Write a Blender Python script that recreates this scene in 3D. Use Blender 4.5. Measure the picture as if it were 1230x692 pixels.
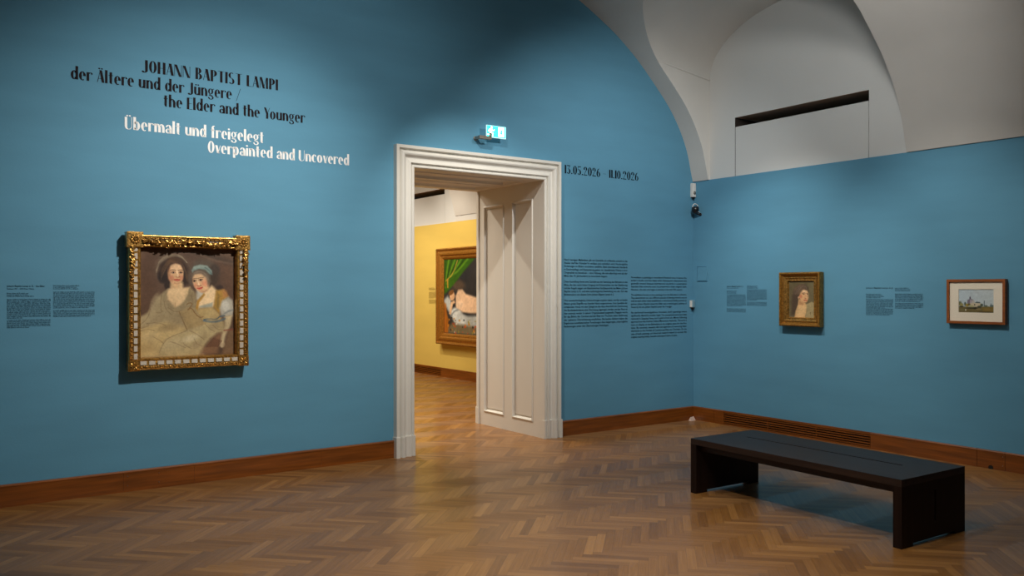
import bpy, bmesh, math, random
import numpy as np
from mathutils import Vector, Matrix

random.seed(7)
PI = math.pi
SC = bpy.context.scene
COL = SC.collection
for o in list(bpy.data.objects):
    bpy.data.objects.remove(o, do_unlink=True)

# ------------------------------------------------------------------ camera, world, lights, exposure
cam_d = bpy.data.cameras.new('camera')
cam_d.sensor_width = 36.0
cam_d.lens = 1016.0 / 1230.0 * 36.0
cam_d.shift_y = 2.5 / 1230.0
cam_d.clip_start = 0.05
cam_d.clip_end = 100
cam = bpy.data.objects.new('camera', cam_d)
COL.objects.link(cam)
cam.location = (-7.401, -6.804, 1.5)
cam.rotation_euler = (PI / 2, 0, -math.atan2(0.5778, 0.8161))
SC.camera = cam

vs = SC.view_settings
vs.view_transform = 'Standard'
vs.look = 'None'
vs.gamma = 1.0
vs.use_curve_mapping = False
vs.exposure = 0.0

world = bpy.data.worlds.new('world')
SC.world = world
world.use_nodes = True
world.node_tree.nodes['Background'].inputs[0].default_value = (0.02, 0.02, 0.02, 1)
world.node_tree.nodes['Background'].inputs[1].default_value = 1.0


def spot(name, loc, target, power, angle, blend=0.7, radius=0.03, color=(1.0, 0.87, 0.72)):
    d = bpy.data.lights.new(name, 'SPOT')
    d.energy = power
    d.spot_size = math.radians(angle)
    d.spot_blend = blend
    d.shadow_soft_size = radius
    d.color = color
    o = bpy.data.objects.new(name, d)
    COL.objects.link(o)
    o.location = loc
    o.rotation_euler = (Vector(target) - Vector(loc)).to_track_quat('-Z', 'Y').to_euler()
    return o


def area(name, loc, target, power, sx, sy, color=(1.0, 0.9, 0.78)):
    d = bpy.data.lights.new(name, 'AREA')
    d.shape = 'RECTANGLE'
    d.size, d.size_y = sx, sy
    d.energy = power
    d.color = color
    o = bpy.data.objects.new(name, d)
    COL.objects.link(o)
    o.location = loc
    o.rotation_euler = (Vector(target) - Vector(loc)).to_track_quat('-Z', 'Y').to_euler()
    return o


WARM = (1.0, 0.94, 0.85)
NEUT = (1.0, 0.97, 0.93)
GOLDEN = (1.0, 0.89, 0.74)
# gallery track spots and an added ambient fill (all hang above the frame of the photograph)
spot('spot_painting', (-4.77, -3.2, 3.81), (-5.60, 0, 1.45), 440, 76, 1.0, 0.02, WARM)
spot('spot_title', (-4.78, -3.16, 3.9), (-4.8, 0, 2.75), 110, 86, 1.0, 0.03, NEUT)
spot('spot_text', (-2.4, -2.8, 3.9), (-1.35, 0, 1.95), 255, 88, 1.0, 0.03, NEUT)
spot('spot_doorway', (-3.9, -1.35, 3.85), (-2.6, 0.2, 0.9), 165, 70, 0.9, 0.03, WARM)
spot('spot_small_portrait', (-2.3, -1.48, 3.8), (0, -1.3, 0.85), 205, 66, 1.0, 0.02, WARM)
spot('spot_small_landscape', (-2.3, -2.78, 3.8), (0, -3.15, 0.85), 205, 66, 1.0, 0.02, WARM)
spot('spot_bench', (-4.3, -3.2, 3.95), (-2.6, -3.2, 0), 100, 66, 1.0, 0.03, NEUT)
spot('spot_floor', (-5.6, -3.9, 4.3), (-5.0, -3.3, 0), 600, 78, 1.0, 0.03, NEUT)
spot('spot_vault_high', (-3.4, -3.9, 4.65), (0, -1.6, 3.9), 108, 75, 1.0, 0.22, NEUT)
spot('spot_vault_low', (-3.4, -4.1, 3.75), (0, -1.8, 4.1), 108, 75, 1.0, 0.22, NEUT)
area('ambient_fill', (-4.2, -4.6, 4.5), (-4.0, -3.8, 0), 22, 2.6, 2.6, NEUT)  # unseen area light added to lift the ambient level, no fitting
# next room
spot('spot_yellow_wall', (-1.9, 5.0, 3.9), (0.1, 5.6, 1.6), 240, 70, 1.0, 0.02, GOLDEN)
spot('spot_yellow_wall_far', (-2.0, 7.2, 3.9), (0.1, 7.0, 1.4), 215, 70, 1.0, 0.02, GOLDEN)
spot('spot_yellow_doorway', (-4.0, 2.65, 3.9), (-2.5, 0.9, 0.9), 185, 70, 1.0, 0.03, GOLDEN)
spot('spot_yellow_floor', (-3.4, 2.8, 4.3), (-3.0, 2.6, 0), 520, 90, 1.0, 0.03, GOLDEN)
area('ambient_fill_yellow_room', (-3.8, 5.2, 4.5), (-3.4, 5.0, 0), 170, 2.6, 2.6, GOLDEN)  # unseen area light added as soft fill for this room


# ------------------------------------------------------------------ helpers
def lin(c):
    c = c / 255.0
    return c / 12.92 if c <= 0.04045 else ((c + 0.055) / 1.055) ** 2.4


def rgb(r, g, b):
    return (lin(r), lin(g), lin(b), 1.0)


def mat(name, color, rough=0.6, metal=0.0, spec=0.5, noise=None, bump=None, emit=None, coat=0.0):
    """noise = (scale xyz, amount, detail); bump = (scale, strength)"""
    m = bpy.data.materials.new(name)
    m.use_nodes = True
    nt = m.node_tree
    b = nt.nodes['Principled BSDF']
    b.inputs['Base Color'].default_value = color
    b.inputs['Roughness'].default_value = rough
    b.inputs['Metallic'].default_value = metal
    b.inputs['Specular IOR Level'].default_value = spec
    if coat:
        b.inputs['Coat Weight'].default_value = coat
        b.inputs['Coat Roughness'].default_value = 0.15
    tc = nt.nodes.new('ShaderNodeTexCoord')
    if noise:
        sc3, amt, det = noise
        mp = nt.nodes.new('ShaderNodeMapping')
        mp.inputs['Scale'].default_value = sc3
        nt.links.new(tc.outputs['Object'], mp.inputs['Vector'])
        nz = nt.nodes.new('ShaderNodeTexNoise')
        nz.inputs['Scale'].default_value = 1.0
        nz.inputs['Detail'].default_value = det
        nt.links.new(mp.outputs[0], nz.inputs['Vector'])
        rp = nt.nodes.new('ShaderNodeValToRGB')
        rp.color_ramp.elements[0].position = 0.3
        rp.color_ramp.elements[1].position = 0.7
        lo = [max(0, c * (1 - amt)) for c in color[:3]] + [1]
        hi = [min(1, c * (1 + amt)) for c in color[:3]] + [1]
        rp.color_ramp.elements[0].color = lo
        rp.color_ramp.elements[1].color = hi
        nt.links.new(nz.outputs['Fac'], rp.inputs['Fac'])
        nt.links.new(rp.outputs['Color'], b.inputs['Base Color'])
    if bump:
        nz2 = nt.nodes.new('ShaderNodeTexNoise')
        nz2.inputs['Scale'].default_value = bump[0]
        nz2.inputs['Detail'].default_value = 4
        nt.links.new(tc.outputs['Object'], nz2.inputs['Vector'])
        bp = nt.nodes.new('ShaderNodeBump')
        bp.inputs['Strength'].default_value = bump[1]
        bp.inputs['Distance'].default_value = 0.01
        nt.links.new(nz2.outputs['Fac'], bp.inputs['Height'])
        nt.links.new(bp.outputs['Normal'], b.inputs['Normal'])
    if emit:
        b.inputs['Emission Color'].default_value = emit[0]
        b.inputs['Emission Strength'].default_value = emit[1]
    return m


class MB:
    """collects faces; build() links them as ONE mesh object"""
    def __init__(self):
        self.v, self.f = [], []

    def poly(self, pts):
        n = len(self.v)
        self.v += [tuple(p) for p in pts]
        self.f.append(tuple(range(n, n + len(pts))))

    def box(self, x0, x1, y0, y1, z0, z1):
        n = len(self.v)
        self.v += [(x0, y0, z0), (x1, y0, z0), (x1, y1, z0), (x0, y1, z0),
                   (x0, y0, z1), (x1, y0, z1), (x1, y1, z1), (x0, y1, z1)]
        for q in ((0, 3, 2, 1), (4, 5, 6, 7), (0, 1, 5, 4), (1, 2, 6, 5), (2, 3, 7, 6), (3, 0, 4, 7)):
            self.f.append(tuple(n + i for i in q))

    def grid(self, P):
        """P[i][j] points"""
        n = len(self.v)
        a, b = len(P), len(P[0])
        for r in P:
            self.v += [tuple(p) for p in r]
        for i in range(a - 1):
            for j in range(b - 1):
                self.f.append((n + i * b + j, n + (i + 1) * b + j, n + (i + 1) * b + j + 1, n + i * b + j + 1))

    def tube(self, pts, r, seg=10, cap=True):
        pts = [Vector(p) for p in pts]
        n0 = len(self.v)
        for i, p in enumerate(pts):
            a = pts[max(0, i - 1)]
            c = pts[min(len(pts) - 1, i + 1)]
            d = (c - a).normalized()
            up = Vector((0, 0, 1)) if abs(d.z) < 0.9 else Vector((1, 0, 0))
            s = d.cross(up).normalized()
            t = s.cross(d).normalized()
            for k in range(seg):
                an = 2 * PI * k / seg
                self.v.append(tuple(p + (s * math.cos(an) + t * math.sin(an)) * r))
        for i in range(len(pts) - 1):
            for k in range(seg):
                a = n0 + i * seg + k
                b = n0 + i * seg + (k + 1) % seg
                self.f.append((a, b, b + seg, a + seg))
        if cap:
            self.f.append(tuple(n0 + k for k in range(seg)))
            self.f.append(tuple(n0 + (len(pts) - 1) * seg + k for k in reversed(range(seg))))

    def lathe(self, prof, centre=(0, 0, 0), axis='Z', seg=24):
        n0 = len(self.v)
        for r, h in prof:
            for k in range(seg):
                an = 2 * PI * k / seg
                p = (r * math.cos(an), r * math.sin(an), h)
                if axis == 'Y':
                    p = (p[0], -p[2], p[1])
                if axis == 'X':
                    p = (-p[2], p[0], p[1])
                self.v.append((centre[0] + p[0], centre[1] + p[1], centre[2] + p[2]))
        for i in range(len(prof) - 1):
            for k in range(seg):
                a = n0 + i * seg + k
                b = n0 + i * seg + (k + 1) % seg
                self.f.append((a, b, b + seg, a + seg))
        self.f.append(tuple(n0 + k for k in reversed(range(seg))))
        self.f.append(tuple(n0 + (len(prof) - 1) * seg + k for k in range(seg)))

    def ring(self, w, h, prof, closed=False):
        """mitred rectangular moulding in the local XZ plane facing -Y: prof = [(inset from outer edge, depth towards the room)]"""
        pr = list(prof) + ([prof[0]] if closed else [])
        n0 = len(self.v)
        for o, d in pr:
            a, b = w / 2 - o, h / 2 - o
            self.v += [(-a, -d, -b), (a, -d, -b), (a, -d, b), (-a, -d, b)]
        for i in range(len(pr) - 1):
            for k in range(4):
                a = n0 + i * 4 + k
                b = n0 + i * 4 + (k + 1) % 4
                self.f.append((a, b, b + 4, a + 4))

    def blob(self, c, r, sx=1, sy=1, sz=1, rot=0.0, sub=1):
        bm = bmesh.new()
        bmesh.ops.create_icosphere(bm, subdivisions=sub, radius=r)
        n0 = len(self.v)
        ca, sa = math.cos(rot), math.sin(rot)
        for v in bm.verts:
            x, y, z = v.co.x * sx, v.co.y * sy, v.co.z * sz
            self.v.append((c[0] + x * ca - z * sa, c[1] + y, c[2] + x * sa + z * ca))
        for f in bm.faces:
            self.f.append(tuple(n0 + v.index for v in f.verts))
        bm.free()

    def build(self, name, m, parent=None, smooth=False, bevel=0.0, recalc=True, dy=0.0):
        me = bpy.data.meshes.new(name)
        if dy:
            self.v = [(x, y + dy, z) for x, y, z in self.v]
        me.from_pydata(self.v, [], self.f)
        if recalc:
            bm = bmesh.new()
            bm.from_mesh(me)
            bmesh.ops.recalc_face_normals(bm, faces=bm.faces)
            bm.to_mesh(me)
            bm.free()
        me.materials.append(m)
        if smooth:
            me.polygons.foreach_set('use_smooth', [True] * len(me.polygons))
        o = bpy.data.objects.new(name, me)
        COL.objects.link(o)
        if parent:
            o.parent = parent
        if bevel:
            md = o.modifiers.new('bevel', 'BEVEL')
            md.width = bevel
            md.segments = 2
            md.limit_method = 'ANGLE'
        return o


def tag(o, label=None, cat=None, group=None, kind=None):
    if label:
        o['label'] = label
    if cat:
        o['category'] = cat
    if group:
        o['group'] = group
    if kind:
        o['kind'] = kind
    return o


def thing(name, label, cat, loc, rz=0.0, group=None):
    o = bpy.data.objects.new(name, None)
    o.empty_display_size = 0.1
    COL.objects.link(o)
    o.location = loc
    o.rotation_euler = (0, 0, rz)
    return tag(o, label, cat, group)


def struct(o, label=None, cat=None):
    o['kind'] = 'structure'
    if label:
        o['label'] = label
    if cat:
        o['category'] = cat
    return o


# ------------------------------------------------------------------ materials
BLUE = mat('blue_wall_paint', rgb(93, 149, 177), 0.75, spec=0.25, noise=((1.2, 1.2, 5.0), 0.05, 4), bump=(60, 0.05))
YELLOW = mat('yellow_wall_paint', rgb(219, 190, 97), 0.7, spec=0.25, noise=((1.2, 1.2, 4.0), 0.04, 4), bump=(60, 0.05))
PLASTER = mat('white_plaster', rgb(206, 205, 200), 0.9, spec=0.2, noise=((1.5, 1.5, 1.5), 0.04, 4), bump=(9, 0.05))
PLASTER_BACK = mat('white_wall_paint', rgb(208, 210, 208), 0.9, spec=0.2, noise=((0.9, 0.9, 0.9), 0.03, 3))
DOORWHITE = mat('white_gloss_paint', rgb(221, 218, 209), 0.42, noise=((4, 4, 2), 0.02, 4))
BASEWOOD = mat('red_brown_baseboard_wood', rgb(122, 65, 17), 0.35, noise=((2.2, 2.2, 42), 0.35, 5), coat=0.2)
BASEWOOD_END = BASEWOOD
BENCHWOOD = mat('dark_bench_wood', rgb(44, 28, 19), 0.48, spec=0.35, noise=((38, 1.4, 38), 0.4, 5))
BENCHLEG = mat('dark_bench_leg_wood', rgb(30, 15, 8), 0.5, spec=0.2, noise=((38, 38, 1.8), 0.4, 5))
GRILLE_DARK = mat('dark_grille_void', rgb(18, 12, 8), 0.8)
SEAM = mat('dark_seam', rgb(40, 38, 36), 0.9)
SLOTTOP = mat('painted_lit_slot_ceiling', rgb(214, 190, 168), 0.9)  # pale colour makes the slot ceiling look lit
SLOTIN = mat('painted_shade_slot_lining', rgb(46, 38, 32), 0.9)  # dark colour puts the slot's inner shade into the lining
GOLD = mat('worn_gold_leaf', rgb(182, 138, 70), 0.29, 0.75, noise=((55, 55, 55), 0.5, 3), bump=(90, 0.25))
GOLD_DARK = mat('old_dark_gold', rgb(158, 112, 46), 0.38, 0.65, noise=((60, 60, 60), 0.4, 3), bump=(120, 0.35))
GOLD_SHADE = mat('painted_shade_frame_ground', rgb(84, 58, 26), 0.6, 0.3, noise=((60, 60, 60), 0.4, 3))  # dark tone paints the shade between the garland leaves
GOLD_WARM = mat('warm_orange_gold', rgb(176, 122, 48), 0.4, 0.6, noise=((40, 40, 40), 0.25, 3), bump=(80, 0.25))
CREAMGESSO = mat('off_white_gesso', rgb(190, 180, 164), 0.6, noise=((60, 60, 60), 0.12, 3))
BROWNFRAME = mat('orange_brown_frame_wood', rgb(146, 80, 32), 0.4, noise=((12, 12, 60), 0.2, 4))
MATBOARD = mat('cream_mat_board', rgb(236, 226, 206), 0.85, noise=((150, 150, 150), 0.03, 2))
VINYL_DARK = mat('dark_vinyl_lettering', rgb(36, 31, 34), 0.85, spec=0.12)
VINYL_BLACK = mat('black_vinyl_lettering', rgb(10, 15, 20), 0.85, spec=0.12)
VINYL_WHITE = mat('white_vinyl_lettering', rgb(240, 240, 238), 0.5)
VINYL_SMALL = mat('small_dark_print', rgb(22, 38, 48), 0.85, spec=0.12)
VINYL_BROWN = mat('small_brown_print', rgb(120, 92, 34), 0.7, spec=0.2)
PLASTIC_WHITE = mat('white_plastic', rgb(226, 224, 218), 0.45, noise=((30, 30, 30), 0.02, 2))
PLASTIC_DARK = mat('dark_plastic', rgb(28, 26, 28), 0.3)
LENS = mat('black_glass_lens', rgb(8, 8, 10), 0.08)
METAL_GREY = mat('brushed_grey_metal', rgb(150, 142, 132), 0.35, 0.8, noise=((80, 80, 80), 0.1, 2))
SIGN_GREEN = mat('lit_green_sign_film', rgb(30, 170, 150), 0.4, emit=((0.03, 0.80, 0.72, 1), 2.6))
SIGN_WHITE = mat('lit_white_sign_film', rgb(235, 255, 250), 0.4, emit=((0.80, 1.0, 0.97, 1), 3.2))
SIGN_EDGE = mat('clear_acrylic_edge', rgb(200, 235, 235), 0.2, emit=((0.6, 0.9, 0.9, 1), 0.6))
BOXPAPER = mat('white_pink_card', rgb(222, 196, 182), 0.7, noise=((60, 60, 60), 0.08, 2))


def floor_material(attr='plank'):
    m = bpy.data.materials.new('herringbone_oak_parquet')
    m.use_nodes = True
    nt = m.node_tree
    L = nt.links
    b = nt.nodes['Principled BSDF']
    at = nt.nodes.new('ShaderNodeAttribute')
    at.attribute_name = attr
    uv = nt.nodes.new('ShaderNodeUVMap')
    uv.uv_map = 'UVMap'
    mp = nt.nodes.new('ShaderNodeMapping')
    mp.inputs['Scale'].default_value = (5, 150, 1)
    L.new(uv.outputs[0], mp.inputs['Vector'])
    n1 = nt.nodes.new('ShaderNodeTexNoise')
    n1.inputs['Scale'].default_value = 1.0
    n1.inputs['Detail'].default_value = 5
    n1.inputs['Roughness'].default_value = 0.6
    L.new(mp.outputs[0], n1.inputs['Vector'])
    mp2 = nt.nodes.new('ShaderNodeMapping')
    mp2.inputs['Scale'].default_value = (2.5, 40, 1)
    L.new(uv.outputs[0], mp2.inputs['Vector'])
    n2 = nt.nodes.new('ShaderNodeTexNoise')
    n2.inputs['Scale'].default_value = 1.0
    n2.inputs['Detail'].default_value = 3
    L.new(mp2.outputs[0], n2.inputs['Vector'])
    mx = nt.nodes.new('ShaderNodeMath')
    mx.operation = 'ADD'
    L.new(n1.outputs['Fac'], mx.inputs[0])
    L.new(n2.outputs['Fac'], mx.inputs[1])
    sep = nt.nodes.new('ShaderNodeSeparateColor')
    L.new(at.outputs['Color'], sep.inputs[0])
    # tone per plank + grain
    ml = nt.nodes.new('ShaderNodeMath')
    ml.operation = 'MULTIPLY_ADD'
    ml.inputs[1].default_value = 0.42
    L.new(mx.outputs[0], ml.inputs[0])
    off = nt.nodes.new('ShaderNodeMath')
    off.operation = 'MULTIPLY_ADD'
    off.inputs[1].default_value = 0.55
    off.inputs[2].default_value = -0.205
    L.new(sep.outputs[0], off.inputs[0])
    L.new(off.outputs[0], ml.inputs[2])
    rp = nt.nodes.new('ShaderNodeValToRGB')
    els = rp.color_ramp.elements
    els[0].position, els[0].color = 0.0, rgb(94, 57, 22)
    els[1].position, els[1].color = 1.0, rgb(178, 128, 70)
    e = els.new(0.5)
    e.color = rgb(138, 93, 45)
    L.new(ml.outputs[0], rp.inputs['Fac'])
    # hairline joint between planks
    sx = nt.nodes.new('ShaderNodeSeparateXYZ')
    uv2 = nt.nodes.new('ShaderNodeUVMap')
    uv2.uv_map = 'UVEdge'
    L.new(uv2.outputs[0], sx.inputs[0])
    mins = []
    for k, size in ((0, PL_L), (1, PL_W)):
        s1 = nt.nodes.new('ShaderNodeMath')
        s1.operation = 'SUBTRACT'
        s1.inputs[0].default_value = size
        L.new(sx.outputs[k], s1.inputs[1])
        s2 = nt.nodes.new('ShaderNodeMath')
        s2.operation = 'MINIMUM'
        L.new(sx.outputs[k], s2.inputs[0])
        L.new(s1.outputs[0], s2.inputs[1])
        mins.append(s2)
    mm = nt.nodes.new('ShaderNodeMath')
    mm.operation = 'MINIMUM'
    L.new(mins[0].outputs[0], mm.inputs[0])
    L.new(mins[1].outputs[0], mm.inputs[1])
    lt = nt.nodes.new('ShaderNodeMath')
    lt.operation = 'LESS_THAN'
    lt.inputs[1].default_value = 0.0008
    L.new(mm.outputs[0], lt.inputs[0])
    lm = nt.nodes.new('ShaderNodeMath')
    lm.operation = 'MULTIPLY'
    lm.inputs[1].default_value = 0.5
    L.new(lt.outputs[0], lm.inputs[0])
    mix = nt.nodes.new('ShaderNodeMix')
    mix.data_type = 'RGBA'
    L.new(lm.outputs[0], mix.inputs['Factor'])
    L.new(rp.outputs['Color'], mix.inputs['A'])
    mix.inputs['B'].default_value = rgb(48, 32, 20)
    L.new(mix.outputs['Result'], b.inputs['Base Color'])
    b.inputs['Roughness'].default_value = 0.45
    b.inputs['Specular IOR Level'].default_value = 0.4
    b.inputs['Coat Weight'].default_value = 0.4
    b.inputs['Coat Roughness'].default_value = 0.17
    b.inputs['Anisotropic'].default_value = 0.75
    b.inputs['Anisotropic Rotation'].default_value = 0.25
    bp = nt.nodes.new('ShaderNodeBump')
    bp.inputs['Strength'].default_value = 0.55
    bp.inputs['Distance'].default_value = 0.0016
    L.new(n1.outputs['Fac'], bp.inputs['Height'])
    L.new(bp.outputs['Normal'], b.inputs['Normal'])
    tg = nt.nodes.new('ShaderNodeTangent')
    tg.direction_type = 'UV_MAP'
    tg.uv_map = 'UVMap'
    L.new(tg.outputs[0], b.inputs['Tangent'])
    return m


# ------------------------------------------------------------------ floor: herringbone at 45 degrees to the walls
PL_W, PL_M = 0.0525, 7
PL_L = PL_W * PL_M


def make_floor():
    s = math.sqrt(0.5)
    X0, X1, Y0, Y1 = -8.15, 0.35, -9.2, 11.4
    verts, faces, uvs, edge, tone = [], [], [], [], []
    W, Ln, m = PL_W, PL_L, PL_M
    rnd = random.Random(3)

    def plank(u0, u1, v0, v1, along_u):
        cu, cv = (u0 + u1) / 2, (v0 + v1) / 2
        x, y = (cu + cv) * s - 4, (cu - cv) * s
        if not (X0 - .2 < x < X1 + .2 and Y0 - .2 < y < Y1 + .2):
            return
        n = len(verts)
        for (u, v) in ((u0, v0), (u1, v0), (u1, v1), (u0, v1)):
            verts.append(((u + v) * s - 4, (u - v) * s, 0.0))
        faces.append((n, n + 3, n + 2, n + 1))
        ou, ov = rnd.random() * 50, rnd.random() * 50
        q = [(0, 0), (Ln, 0), (Ln, W), (0, W)] if along_u else [(0, 0), (0, W), (Ln, W), (Ln, 0)]
        order = [q[0], q[3], q[2], q[1]]
        for a, b_ in order:
            uvs.append((a + ou, b_ + ov))
            edge.append((a, b_))
        tone.append(min(1, max(0, rnd.gauss(0.5, 0.2))))

    # lattice: (W, W) steps along a wall, (L, -L) steps to the next band
    for q in range(-45, 46):
        for k in range(-260, 261):
            u0 = k * W + 2 * Ln * q
            plank(u0, u0 + Ln, k * W, (k + 1) * W, True)
            plank(k * W, (k + 1) * W, (k - 2 * m + 1) * W + 2 * Ln * q, (k - 2 * m + 1) * W + 2 * Ln * q + Ln, False)
    me = bpy.data.meshes.new('floor')
    me.from_pydata(verts, [], faces)
    l1 = me.uv_layers.new(name='UVMap')
    l2 = me.uv_layers.new(name='UVEdge')
    l1.data.foreach_set('uv', np.array(uvs, dtype=np.float32).ravel())
    l2.data.foreach_set('uv', np.array(edge, dtype=np.float32).ravel())
    ca = me.color_attributes.new('plank', 'FLOAT_COLOR', 'CORNER')
    t = np.repeat(np.array(tone, dtype=np.float32), 4)
    ca.data.foreach_set('color', np.stack([t, t, t, np.ones_like(t)], 1).ravel())
    me.materials.append(floor_material())
    o = bpy.data.objects.new('floor', me)
    COL.objects.link(o)
    struct(o, 'glossy brown oak herringbone parquet floor', 'floor')


make_floor()

# ------------------------------------------------------------------ vault profile
PROF = [(-0.012, 2.757), (-0.03, 2.80), (-0.058, 2.936), (-0.115, 3.13), (-0.235, 3.36), (-0.395, 3.575), (-0.567, 3.745), (-0.782, 3.945),
        (-0.922, 4.063), (-1.081, 4.178), (-1.235, 4.28), (-1.498, 4.42), (-1.716, 4.525), (-2.05, 4.67), (-2.45, 4.82),
        (-2.9, 4.95), (-3.4, 5.04), (-4.0, 5.08)]
PROF = PROF + [(-8.0 - x, z) for x, z in reversed(PROF[:-1])]
PX = np.array([p[0] for p in PROF])[::-1]
PZ = np.array([p[1] for p in PROF])[::-1]


def zc(x):
    return float(np.interp(x, PX, PZ))


BAY0, BAY1 = -0.235, -2.59
BAYC, BAYR = (BAY0 + BAY1) / 2, abs(BAY0 - BAY1) / 2
SPRING, RISE = 3.9, 0.64


def zx(y):
    t = max(0.0, 1 - ((y - BAYC) / BAYR) ** 2)
    return SPRING + RISE * math.sqrt(t)


# dense x samples along the profile, measured by arc length for even shading
def fine_profile(n=220):
    seg = np.r_[0, np.cumsum(np.hypot(np.diff(PX), np.diff(PZ)))]
    s = np.linspace(0, seg[-1], n)
    xs, zs = np.interp(s, seg, PX), np.interp(s, seg, PZ)
    for _ in range(6):
        zs[1:-1] = 0.25 * zs[:-2] + 0.5 * zs[1:-1] + 0.25 * zs[2:]
        xs[1:-1] = 0.25 * xs[:-2] + 0.5 * xs[1:-1] + 0.25 * xs[2:]
    return xs, zs


FX, FZ = fine_profile()


def zc(x):
    return float(np.interp(x, FX, FZ))


def x_at(z):
    """x of the right-hand half of the vault at height z"""
    h = len(FX) // 2
    return float(np.interp(-z, -FZ[h:], FX[h:]))


def vault(name, dx, dy, y0, y1):
    """barrel vault along y from y0 to y1 (room's right springing at x = dx) with one lunette bay"""
    barrel = MB()
    ys = [y0, BAY1 + dy] if y0 < BAY1 + dy else []
    b0, b1 = BAY1 + dy, BAY0 + dy

    def strip(ya, yb):
        barrel.grid([[(x + dx, yy, z) for x, z in zip(FX, FZ)] for yy in (ya, yb)])

    if y0 < b0:
        strip(y0, b0)
    if y1 > b1:
        strip(b1, y1)
    # bay: barrel is cut back to the groin
    N = 48
    rows, soff = [], []
    h = len(FX) // 2
    for i in range(N + 1):
        a = PI * i / N
        yl = BAYC - BAYR * math.cos(a)
        zt = SPRING + RISE * math.sin(a)
        xg = x_at(zt)
        xs = [float(t) for t in np.linspace(-4.0, xg, 40)]
        rows.append([(x + dx, yl + dy, zc(x)) for x in xs])
        soff.append([(x + dx, yl + dy, zt) for x in np.linspace(xg, 0.012, 14)])
    barrel.grid(rows)
    barrel.grid([[(x + dx, yy, z) for x, z in zip(FX[:h + 1], FZ[:h + 1]) if x <= -3.99] + [(-4.0 + dx, yy, zc(-4.0))] for yy in (b0, b1)])
    root = barrel.build(name, PLASTER, smooth=True)
    struct(root, None, None)
    s = MB()
    s.grid(soff)
    s.build('lunette_soffit', PLASTER, root, smooth=True)
    # vertical cheeks of the bay
    for yy in (BAY0, BAY1):
        c = MB()
        zz = np.linspace(2.757, SPRING, 30)
        c.grid([[(min(0.0, x_at(z)) + dx, yy + dy, z), (0.012 + dx, yy + dy, z)] for z in zz])
        c.build('lunette_cheek', PLASTER, root)
    # thin impost ledge between the far cheek and the vault above it
    e = MB()
    e.tube([(x_at(SPRING + .09) + dx + .01, BAY0 + dy - 0.004, SPRING + 0.085), (0.01 + dx, BAY0 + dy - 0.004, SPRING - 0.01)], 0.009, 6)
    e.build('impost_line', PLASTER, root)
    return root


def lunette(name, dx, dy, zbot, lab, sz0=3.30, sz1=3.405, seam=True):
    """white wall under the bay's arch with a long slot and a fixed panel below it"""
    X = 0.012 + dx
    w = MB()
    sy0, sy1 = -0.599, -2.205

    def col(ya, yb, za, n=24):
        yy = np.linspace(ya, yb, n)
        w.grid([[(X, y + dy, za), (X, y + dy, zx(y) + 0.03)] for y in yy])

    col(BAY0 + .0, sy0 + 0.0, zbot)
    col(sy1, BAY1, zbot)
    col(sy0, sy1, sz1)
    o = w.build(name, PLASTER_BACK)
    struct(o, lab, 'wall')
    r = MB()
    d = 0.44
    r.poly([(X, sy0 + dy, sz0), (X, sy0 + dy, sz1), (X + d, sy0 + dy, sz1), (X + d, sy0 + dy, sz0)])
    r.poly([(X, sy1 + dy, sz0), (X + d, sy1 + dy, sz0), (X + d, sy1 + dy, sz1), (X, sy1 + dy, sz1)])
    rt = MB()
    rt.poly([(X, sy0 + dy, sz1), (X, sy1 + dy, sz1), (X + d, sy1 + dy, sz1 + .005), (X + d, sy0 + dy, sz1 + .005)])
    rt.build('slot_head', SLOTTOP, o)
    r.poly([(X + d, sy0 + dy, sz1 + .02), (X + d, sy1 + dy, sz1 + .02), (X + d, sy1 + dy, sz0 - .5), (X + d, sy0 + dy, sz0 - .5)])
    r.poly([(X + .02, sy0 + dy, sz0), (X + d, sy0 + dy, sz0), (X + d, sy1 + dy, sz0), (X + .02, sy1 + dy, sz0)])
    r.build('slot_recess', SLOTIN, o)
    p = MB()
    p.box(X + 0.001, X + 0.02, sy1 + dy + 0.006, sy0 + dy - 0.006, zbot, sz0)
    p.build('panel', PLASTER_BACK, o)
    if not seam:
        return
    sm = MB()
    sm.box(X + 0.012, X + 0.024, sy1 + dy - .001, sy1 + dy + 0.008, zbot, sz0)
    sm.box(X + 0.012, X + 0.024, sy0 + dy - 0.008, sy0 + dy + .001, zbot, sz0)
    sm.build('panel_seam', SEAM, o)


RDY = 8.03
v1 = vault('ceiling', 0.0, 0.0, -9.0, 0.0)
tag(v1, 'white vaulted ceiling with a lunette over the right wall', 'ceiling')
v2 = vault('ceiling_next_room', 0.1, RDY, 1.2, 11.2)
tag(v2, 'white vaulted ceiling of the yellow room beyond the door', 'ceiling')
lunette('wall_right_lunette', 0.0, 0.0, 2.70, 'white lunette wall with a long dark slot above the blue right wall')
lunette('wall_next_lunette', 0.1, RDY, 2.60, 'white lunette wall above the yellow wall in the next room', 3.165, 3.265, False)

# ------------------------------------------------------------------ walls
DX0, DX1, DZ = -3.69, -2.205, 2.61          # clear opening of the doorway


def end_wall(name, y, m, dx, x0=-8.0, x1=0.0):
    w = MB()
    xs = sorted(set([x0, x1, DX0, DX1] + [float(t) for t in FX if x0 - dx < t < x1 - dx]))
    for a, b in zip(xs[:-1], xs[1:]):
        za, zb = zc(a - dx) + .0, zc(b - dx) + .0
        lo = DZ if (a >= DX0 - 1e-6 and b <= DX1 + 1e-6) else 0.0
        w.poly([(a, y, lo), (b, y, lo), (b, y, zb), (a, y, za)])
    return struct(w.build(name, m))


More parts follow.
